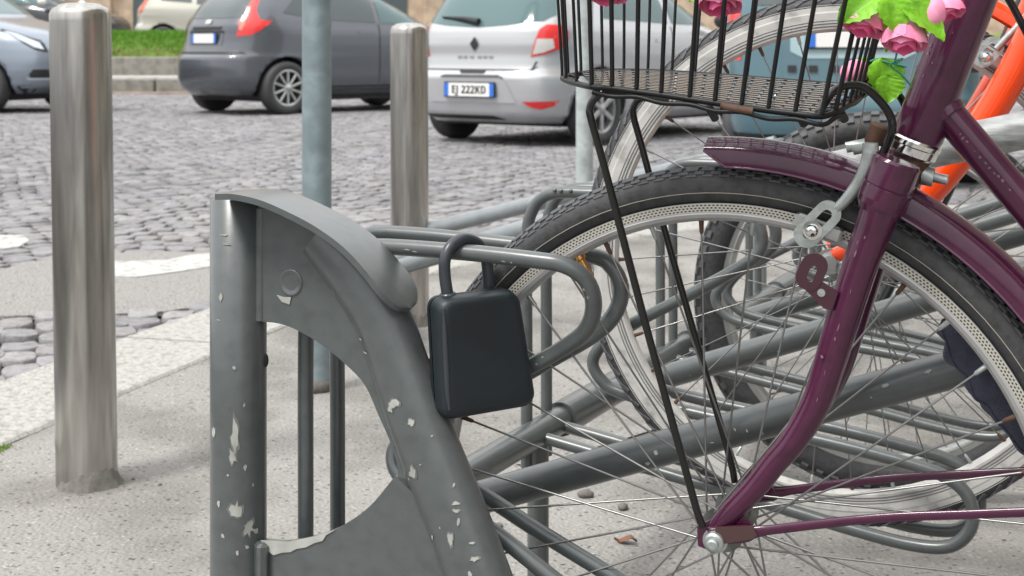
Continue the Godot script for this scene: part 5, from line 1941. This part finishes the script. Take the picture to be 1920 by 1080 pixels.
	sheet("windscreen", o, [[-0.62, 1.05], [0.62, 1.05], [0.5, 1.38], [-0.5, 1.38]], front, M.glass)
	# grey family car, rear and right side
	var mpv := [[0.22, -1.82, 1.82, 0.74, 5.0], [0.3, -1.93, 1.95, 0.81, 5.0], [0.42, -1.985, 2.0, 0.84, 4.8], [0.56, -2.0, 2.02, 0.847, 4.5], [0.68, -1.99, 2.0, 0.848, 4.5], [0.73, -1.93, 1.98, 0.848, 4.5], [0.85, -1.89, 1.9, 0.848, 4.5], [0.95, -1.875, 1.7, 0.845, 4.4], [1.0, -1.87, 1.45, 0.835, 4.4], [1.05, -1.86, 1.2, 0.82, 4.4], [1.12, -1.82, 1.05, 0.8, 4.4], [1.28, -1.72, 0.72, 0.735, 4.4], [1.42, -1.58, 0.4, 0.67, 4.4], [1.5, -1.4, 0.1, 0.6, 4.2], [1.54, -1.1, -0.2, 0.5, 4.0], [1.55, -0.9, -0.4, 0.4, 4.0]]
	var fwd := Vector3(sin(deg_to_rad(46.0)), 0, -cos(deg_to_rad(46.0)))
	var rgt := Vector3(cos(deg_to_rad(46.0)), 0, sin(deg_to_rad(46.0)))
	var wr := sight(541, 90, 18.1)
	var ctr := Vector3(wr.x, ROAD, wr.z) - rgt * 0.86 + fwd * 1.32
	o = car("dark grey family car with boomerang red tail lamps parked behind the grey pole", ctr, 46.0, mpv, M.grey, [[-1.28, 0.315, 0.83, 10], [1.3, 0.315, 0.83, 10]], "parked cars", 1.03)
	sheet("rear_window", o, [[-0.58, 1.14], [0.58, 1.14], [0.52, 1.4], [0.45, 1.46], [-0.45, 1.46], [-0.52, 1.4]], rear, M.glass)
	sheet("spoiler_gap", o, [[-0.3, 1.0], [0.3, 1.0], [0.32, 1.04], [-0.32, 1.04]], rear, M.trim)
	sheet("plate_recess", o, [[-0.36, 0.82], [0.36, 0.82], [0.36, 0.99], [-0.36, 0.99]], func(q): return on_rear(q.x, q.y, 0.004), M.grey)
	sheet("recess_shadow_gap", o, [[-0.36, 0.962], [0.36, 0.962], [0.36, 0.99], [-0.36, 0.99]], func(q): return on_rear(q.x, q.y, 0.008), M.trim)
	number_plate(o, func(q, l): return on_rear(q.x, q.y, l), Vector2(0, 0.9), "")
	sheet("badge", o, [[-0.05, 1.075], [0.05, 1.075], [0.06, 1.1], [0.05, 1.125], [-0.05, 1.125], [-0.06, 1.1]], func(q): return on_rear(q.x, q.y, 0.012), M.chrome, 0.05)
	sheet("bumper_step", o, [[-0.68, 0.715], [0.68, 0.715], [0.64, 0.745], [-0.64, 0.745]], func(q): return on_rear(q.x, q.y, 0.006), M.trim)
	for s in [-1, 1]:
		var fl := func(poly): return poly.map(func(q): return [q[0] * s, q[1]])
		sheet("tail_lamp", o, [[10, 0.925], [17, 1.02], [17, 1.1], [26, 1.2], [34, 1.42], [46, 1.42], [50, 1.22], [64, 1.12], [96, 1.1], [88, 1.06], [70, 0.99], [46, 0.935]], func(q): return on_corner(q.x, q.y, s), M.red_lamp, Vector2(4, 0.04))
		sheet("reversing_lamp", o, [[18, 1.0], [25, 0.99], [32, 1.06], [30, 1.14], [21, 1.1]], func(q): return on_corner(q.x, q.y, s, 0.01), mat(0.6, 0.25, 0.18, 0.15), Vector2(4, 0.04))
	both.call("side_window", o, [[-1.3, 1.2], [-0.85, 1.14], [-0.82, 1.4], [-1.1, 1.38]], M.glass)
	both.call("side_window", o, [[-0.76, 1.13], [0.05, 1.1], [0.05, 1.44], [-0.76, 1.42]], M.glass)
	both.call("side_window", o, [[0.12, 1.1], [1.0, 1.09], [0.72, 1.26], [0.45, 1.37], [0.12, 1.44]], M.glass_pale)
	both.call("door_seam", o, [[0.08, 0.36], [0.095, 0.36], [0.095, 1.08], [0.08, 1.08]], M.seam)
	both.call("door_seam", o, [[-0.86, 0.7], [-0.845, 0.7], [-0.8, 1.12], [-0.815, 1.12]], M.seam)
	both.call("door_handle", o, [[-0.25, 0.96], [0.0, 0.96], [0.0, 0.995], [-0.25, 0.995]], M.grey)
	both.call("sill", o, [[-0.85, 0.28], [0.85, 0.28], [0.85, 0.33], [-0.85, 0.33]], M.trim)
	sheet("windscreen", o, [[-0.62, 1.12], [0.62, 1.12], [0.5, 1.44], [-0.5, 1.44]], front, M.glass)
	# ice blue car, only its front quarter in view
	var sedan := [[0.2, -2.0, 1.8, 0.78, 5.0], [0.28, -2.1, 1.98, 0.84, 4.6], [0.4, -2.12, 2.06, 0.86, 4.2], [0.55, -2.14, 2.1, 0.87, 3.8], [0.66, -2.14, 2.08, 0.872, 3.6], [0.74, -2.13, 2.02, 0.872, 3.5], [0.82, -2.12, 1.9, 0.868, 3.4], [0.88, -2.1, 1.7, 0.86, 3.4], [0.94, -2.07, 1.4, 0.85, 3.6], [1.0, -2.0, 1.05, 0.83, 4.0], [1.08, -1.9, 0.9, 0.8, 4.2], [1.25, -1.7, 0.55, 0.73, 4.2], [1.38, -1.45, 0.2, 0.66, 4.2], [1.45, -1.15, -0.1, 0.55, 4.0], [1.47, -0.9, -0.3, 0.42, 4.0]]
	var tall := 1.2
	var suv := sedan.map(func(q): return [q[0] * tall, q[1], q[2], q[3] * 1.03, q[4]])
	o = car("pale blue silver car whose headlight and front wheel show at the left edge", Vector3(-7.45, ROAD, -19.7), 110.0, suv, M.ice, [[-1.35, 0.325, 0.86, 7], [1.26, 0.325, 0.86, 7]])
	for s in [-1, 1]:
		var fl := func(poly): return poly.map(func(q): return [q[0] * s, q[1]])
		sheet("headlight", o, [[4, 0.66], [30, 0.685], [66, 0.76], [84, 0.85], [66, 0.85], [34, 0.795], [6, 0.735]].map(func(q): return [q[0], q[1] * tall]), func(q): return on_corner(q.x, q.y, s, 0.008, 1.0), M.lamp_clear, Vector2(4, 0.04))
		sheet("headlight_bezel", o, [[-4, 0.63], [30, 0.655], [66, 0.73], [90, 0.86], [66, 0.875], [34, 0.815], [-4, 0.755]].map(func(q): return [q[0], q[1] * tall]), func(q): return on_corner(q.x, q.y, s, 0.004, 1.0), M.trim, Vector2(4, 0.04))
		sheet("fog_lamp_recess", o, [[-10, 0.37], [42, 0.37], [52, 0.4], [40, 0.455], [0, 0.455]].map(func(q): return [q[0], q[1] * tall]), func(q): return on_corner(q.x, q.y, s, 0.006, 1.0), M.trim, Vector2(4, 0.04))
		sheet("chrome_strip", o, [[-10, 0.345], [48, 0.345], [58, 0.385], [46, 0.365], [-10, 0.365]].map(func(q): return [q[0], q[1] * tall]), func(q): return on_corner(q.x, q.y, s, 0.01, 1.0), M.lamp_clear, Vector2(4, 0.04))
	sheet("grille", o, [[-0.42, 0.5], [0.42, 0.5], [0.46, 0.7], [0.4, 0.75], [-0.4, 0.75], [-0.46, 0.7]].map(func(q): return [q[0], q[1] * tall]), front, M.trim)
	sheet("lower_grille", o, [[-0.36, 0.24], [0.36, 0.24], [0.34, 0.42], [-0.34, 0.42]].map(func(q): return [q[0], q[1] * tall]), front, M.trim)
	both.call("lower_sill", o, [[1.7, 0.2], [1.92, 0.24], [1.92, 0.3], [1.7, 0.28]].map(func(q): return [q[0], q[1] * tall]), M.trim)
	both.call("side_window", o, [[-1.1, 1.1], [-0.1, 1.08], [-0.1, 1.36], [-0.8, 1.36]].map(func(q): return [q[0], q[1] * tall]), M.glass_pale)
	both.call("side_window", o, [[-0.03, 1.08], [0.9, 1.06], [0.55, 1.22], [0.25, 1.33], [-0.03, 1.36]].map(func(q): return [q[0], q[1] * tall]), M.glass_pale)
	sheet("windscreen", o, [[-0.66, 1.05], [0.66, 1.05], [0.55, 1.36], [-0.55, 1.36]].map(func(q): return [q[0], q[1] * tall]), front, M.glass_pale)
	# dark car on the upper street
	o = car("near black car with pale wing mirror on the street above the grass bank", Vector3(-10.1, 0.62, -31.3), 98.0, sedan, M.navy, [[-1.35, 0.315, 0.84, 7], [1.3, 0.315, 0.84, 7]])
	for s in [-1, 1]:
		var fl := func(poly): return poly.map(func(q): return [q[0] * s, q[1]])
		sheet("headlight", o, [[10, 0.66], [40, 0.69], [70, 0.76], [84, 0.83], [60, 0.82], [20, 0.75]], func(q): return on_corner(q.x, q.y, s, 0.008, 1.0), M.lamp_clear, Vector2(4, 0.04))
		st = begin()
		ball(st, Vector3(s * 0.96, 1.1, -0.72), Vector3(0.11, 0.085, 0.08), Basis.IDENTITY, 8)
		part("wing_mirror", st, M.plate_white, o, true)
	both.call("side_window", o, [[-1.1, 1.1], [-0.1, 1.08], [-0.1, 1.36], [-0.8, 1.36]], M.glass_pale)
	both.call("side_window", o, [[-0.03, 1.08], [0.9, 1.06], [0.55, 1.22], [0.25, 1.33], [-0.03, 1.36]], M.glass_pale)
	sheet("windscreen", o, [[-0.66, 1.05], [0.66, 1.05], [0.55, 1.36], [-0.55, 1.36]], front, M.glass)
	both.call("window_pillar", o, [[0.86, 1.04], [1.02, 1.0], [0.62, 1.24], [0.52, 1.26]], M.ice)
	# beige car on the upper street
	cp_rows = hatch
	o = car("beige hatchback with slanting tail lamp beyond the green grass bank", Vector3(-5.8, 0.62, -31.2), 92.0, hatch, M.beige, [[-1.28, 0.3, 0.83, 6], [1.3, 0.3, 0.83, 6]])
	for s in [-1, 1]:
		sheet("tail_lamp", o, [[-1.86, 0.86], [-1.75, 1.1], [-1.62, 1.3], [-1.56, 1.3], [-1.66, 1.08], [-1.76, 0.88]], func(q): return on_side(q.x, q.y, s, 0.006), mat(0.6, 0.14, 0.1, 0.2), 0.03)
		sheet("bumper_reflector", o, [[-1.9, 0.6], [-1.72, 0.62], [-1.72, 0.7], [-1.9, 0.66]], func(q): return on_side(q.x, q.y, s, 0.006), M.white_lamp, 0.03)
	sheet("rear_window", o, [[-0.6, 1.03], [0.6, 1.03], [0.5, 1.38], [-0.5, 1.38]], rear, M.glass_pale)
	both.call("side_window", o, [[-1.35, 1.13], [-0.7, 1.08], [-0.7, 1.38], [-1.0, 1.36], [-1.3, 1.26]], M.glass)
	both.call("side_window", o, [[-0.6, 1.05], [0.78, 1.02], [0.45, 1.22], [0.2, 1.33], [-0.6, 1.37]], M.glass)
	# teal small car behind the basket
	var boxy := [[0.24, -1.66, 1.6, 0.68, 6.0], [0.32, -1.72, 1.7, 0.755, 6.0], [0.5, -1.74, 1.75, 0.78, 6.0], [0.56, -1.7, 1.74, 0.785, 6.0], [0.7, -1.69, 1.7, 0.788, 6.0], [0.85, -1.68, 1.55, 0.785, 6.0], [0.93, -1.67, 1.2, 0.78, 6.0], [1.0, -1.66, 1.0, 0.77, 6.0], [1.2, -1.6, 0.7, 0.73, 6.0], [1.38, -1.5, 0.35, 0.68, 5.5], [1.48, -1.4, 0.05, 0.62, 5.0], [1.53, -1.1, -0.2, 0.5, 4.5], [1.54, -0.9, -0.4, 0.4, 4.0]]
	o = car("small teal car seen from behind through the wire basket and white wheel", Vector3(2.28, ROAD, -10.2), 11.0, boxy, M.teal, [[-1.1, 0.28, 0.76, 5], [1.2, 0.28, 0.76, 5]])
	for s in [-1, 1]:
		var fl := func(poly): return poly.map(func(q): return [q[0] * s, q[1]])
		sheet("tail_lamp", o, fl.call([[0.645, 0.74], [0.765, 0.74], [0.755, 1.12], [0.65, 1.12]]), rear, M.red_lamp, 0.03)
		sheet("reversing_lamp", o, fl.call([[0.65, 0.8], [0.76, 0.8], [0.757, 0.86], [0.65, 0.86]]), func(q): return on_rear(q.x, q.y, 0.009), M.white_lamp, 0.03)
	sheet("rear_window", o, [[-0.58, 1.06], [0.58, 1.06], [0.52, 1.4], [-0.52, 1.4]], rear, M.glass)
	sheet("plate_recess", o, [[-0.36, 0.79], [-0.28, 0.75], [0.28, 0.75], [0.36, 0.79], [0.36, 0.97], [-0.36, 0.97]], func(q): return on_rear(q.x, q.y, 0.004), mat(0.34, 0.47, 0.5, 0.4), 0.05)
	sheet("bumper", o, [[-0.76, 0.3], [0.76, 0.3], [0.765, 0.5], [0.5, 0.53], [-0.5, 0.53], [-0.765, 0.5]], func(q): return on_rear(q.x, q.y, 0.012), M.teal, 0.05)
	sheet("bumper_strip", o, [[-0.74, 0.25], [0.74, 0.25], [0.74, 0.31], [-0.74, 0.31]], func(q): return on_rear(q.x, q.y, 0.014), M.trim, 0.05)
	number_plate(o, func(q, l): return on_rear(q.x, q.y, l), Vector2(0, 0.87), "")
	for q in [-0.35, -0.23, -0.11, 0.01, 0.13, 0.25, 0.37, 0.68]:
		sheet("lettering", o, [[q - 0.025, 0.67], [q + 0.025, 0.67], [q + 0.025, 0.71], [q - 0.025, 0.71]], func(v): return on_rear(v.x, v.y, 0.008), M.trim, 0.06)
	both.call("side_window", o, [[-1.3, 1.04], [-0.3, 1.02], [-0.3, 1.4], [-1.2, 1.4]], M.glass)
	both.call("side_window", o, [[-0.22, 1.02], [0.85, 1.02], [0.5, 1.3], [0.25, 1.4], [-0.22, 1.4]], M.glass)
	sheet("windscreen", o, [[-0.6, 1.05], [0.6, 1.05], [0.5, 1.4], [-0.5, 1.4]], front, M.glass)

func facade():
	# the house along the pavement on the right, out of the frame; the steel reflects it
	var h := thing("street_house", "pale stone house front along the pavement to the right of the rack", "building", Vector3(7, 0, 1))
	var st := begin()
	block(st, Vector3(8.5, 7.0, 2.0), Vector3(3.0, 14.0, 26.0))
	part("wall", st, M.facade, h)
	for i in 6:
		st = begin()
		block(st, Vector3(6.98, 2.2, -8.5 + i * 4.2), Vector3(0.1, 2.6, 1.5), Basis.IDENTITY, 0.02)
		part("window", st, M.glass, h)

func _ready():
	rng.seed = 20240
	# camera: level, with the lens shifted down
	var cam := Camera3D.new()
	cam.name = "camera"
	add_child(cam)
	cam.position = Vector3(0, EYE, 0)
	cam.projection = Camera3D.PROJECTION_FRUSTUM
	cam.near = 0.05
	cam.far = 400.0
	cam.size = 0.05 * 1080.0 / FOCAL
	cam.frustum_offset = Vector2(0, -450.0 / FOCAL * 0.05)
	cam.current = true
	var env := Environment.new()
	var sky := Sky.new()
	var sm := ProceduralSkyMaterial.new()
	sm.sky_top_color = Color(0.99, 0.995, 1.0)
	sm.sky_horizon_color = Color(0.74, 0.745, 0.75)
	sm.sky_curve = 0.45
	sm.ground_bottom_color = Color(0.3, 0.3, 0.3)
	sm.ground_horizon_color = Color(0.6, 0.6, 0.6)
	sm.sky_cover = cloud_cover()
	sm.sky_cover_modulate = Color(1, 1, 1, 1)
	sky.sky_material = sm
	env.background_mode = Environment.BG_SKY
	env.sky = sky
	env.background_energy_multiplier = 1.02
	env.tonemap_mode = Environment.TONE_MAPPER_LINEAR
	env.tonemap_exposure = 2.0
	env.sdfgi_enabled = true
	env.ssao_enabled = true
	env.ssil_enabled = true
	var we := WorldEnvironment.new()
	we.name = "world"
	we.environment = env
	var ca := CameraAttributesPhysical.new()
	ca.frustum_focal_length = 35.0
	ca.exposure_aperture = 11.0
	ca.frustum_focus_distance = 1.5
	we.camera_attributes = ca
	add_child(we)
	var sun := DirectionalLight3D.new()
	sun.name = "sun"
	sun.light_energy = 0.5
	sun.light_color = Color(1.0, 0.985, 0.965)
	sun.light_angular_distance = 14.0
	sun.shadow_enabled = true
	sun.rotation = Vector3(deg_to_rad(-58), deg_to_rad(-50), 0)
	add_child(sun)
	materials()
	ground()
	far_side()
	facade()
	cars()
	bollard(163, 905, 0.054, 0.855, "large nearest stainless steel bollard standing on the pavement at the left", true, 0.0145)
	bollard(769, 607, 0.0535, 0.845, "smaller steel bollard in front of the silver hatchback, beyond the capped rack frame", true, 0.004)
	pole(594, 731, 0.0335, 2.6, "blue grey painted pole rising right behind the capped rack frame", M.galv)
	pole(1096, 467, 0.0335, 2.6, "pale grey pole just left of the white wheel, behind the basket", M.pole_far)
	rack()
	second_rack()
	dark_bike()
	orange_bike()
	purple_bike()
	padlock()
	chain_cover()
	flowers()
	litter()

func cloud_cover() -> ImageTexture:
	var f := FastNoiseLite.new()
	f.seed = 4; f.frequency = 1.1; f.fractal_octaves = 5
	var im := Image.create(512, 256, false, Image.FORMAT_RGBA8)
	for y in 256:
		var el := (0.5 - (y + 0.5) / 256.0) * PI
		for x in 512:
			var az := TAU * (x + 0.5) / 512.0
			var v := f.get_noise_3d(cos(el) * cos(az), sin(el) * 2.0, cos(el) * sin(az)) * 0.5 + 0.5
			im.set_pixel(x, y, Color(v * 0.22, v * 0.22, v * 0.22, 0.6 if el > 0 else 0.0))
	return ImageTexture.create_from_image(im)
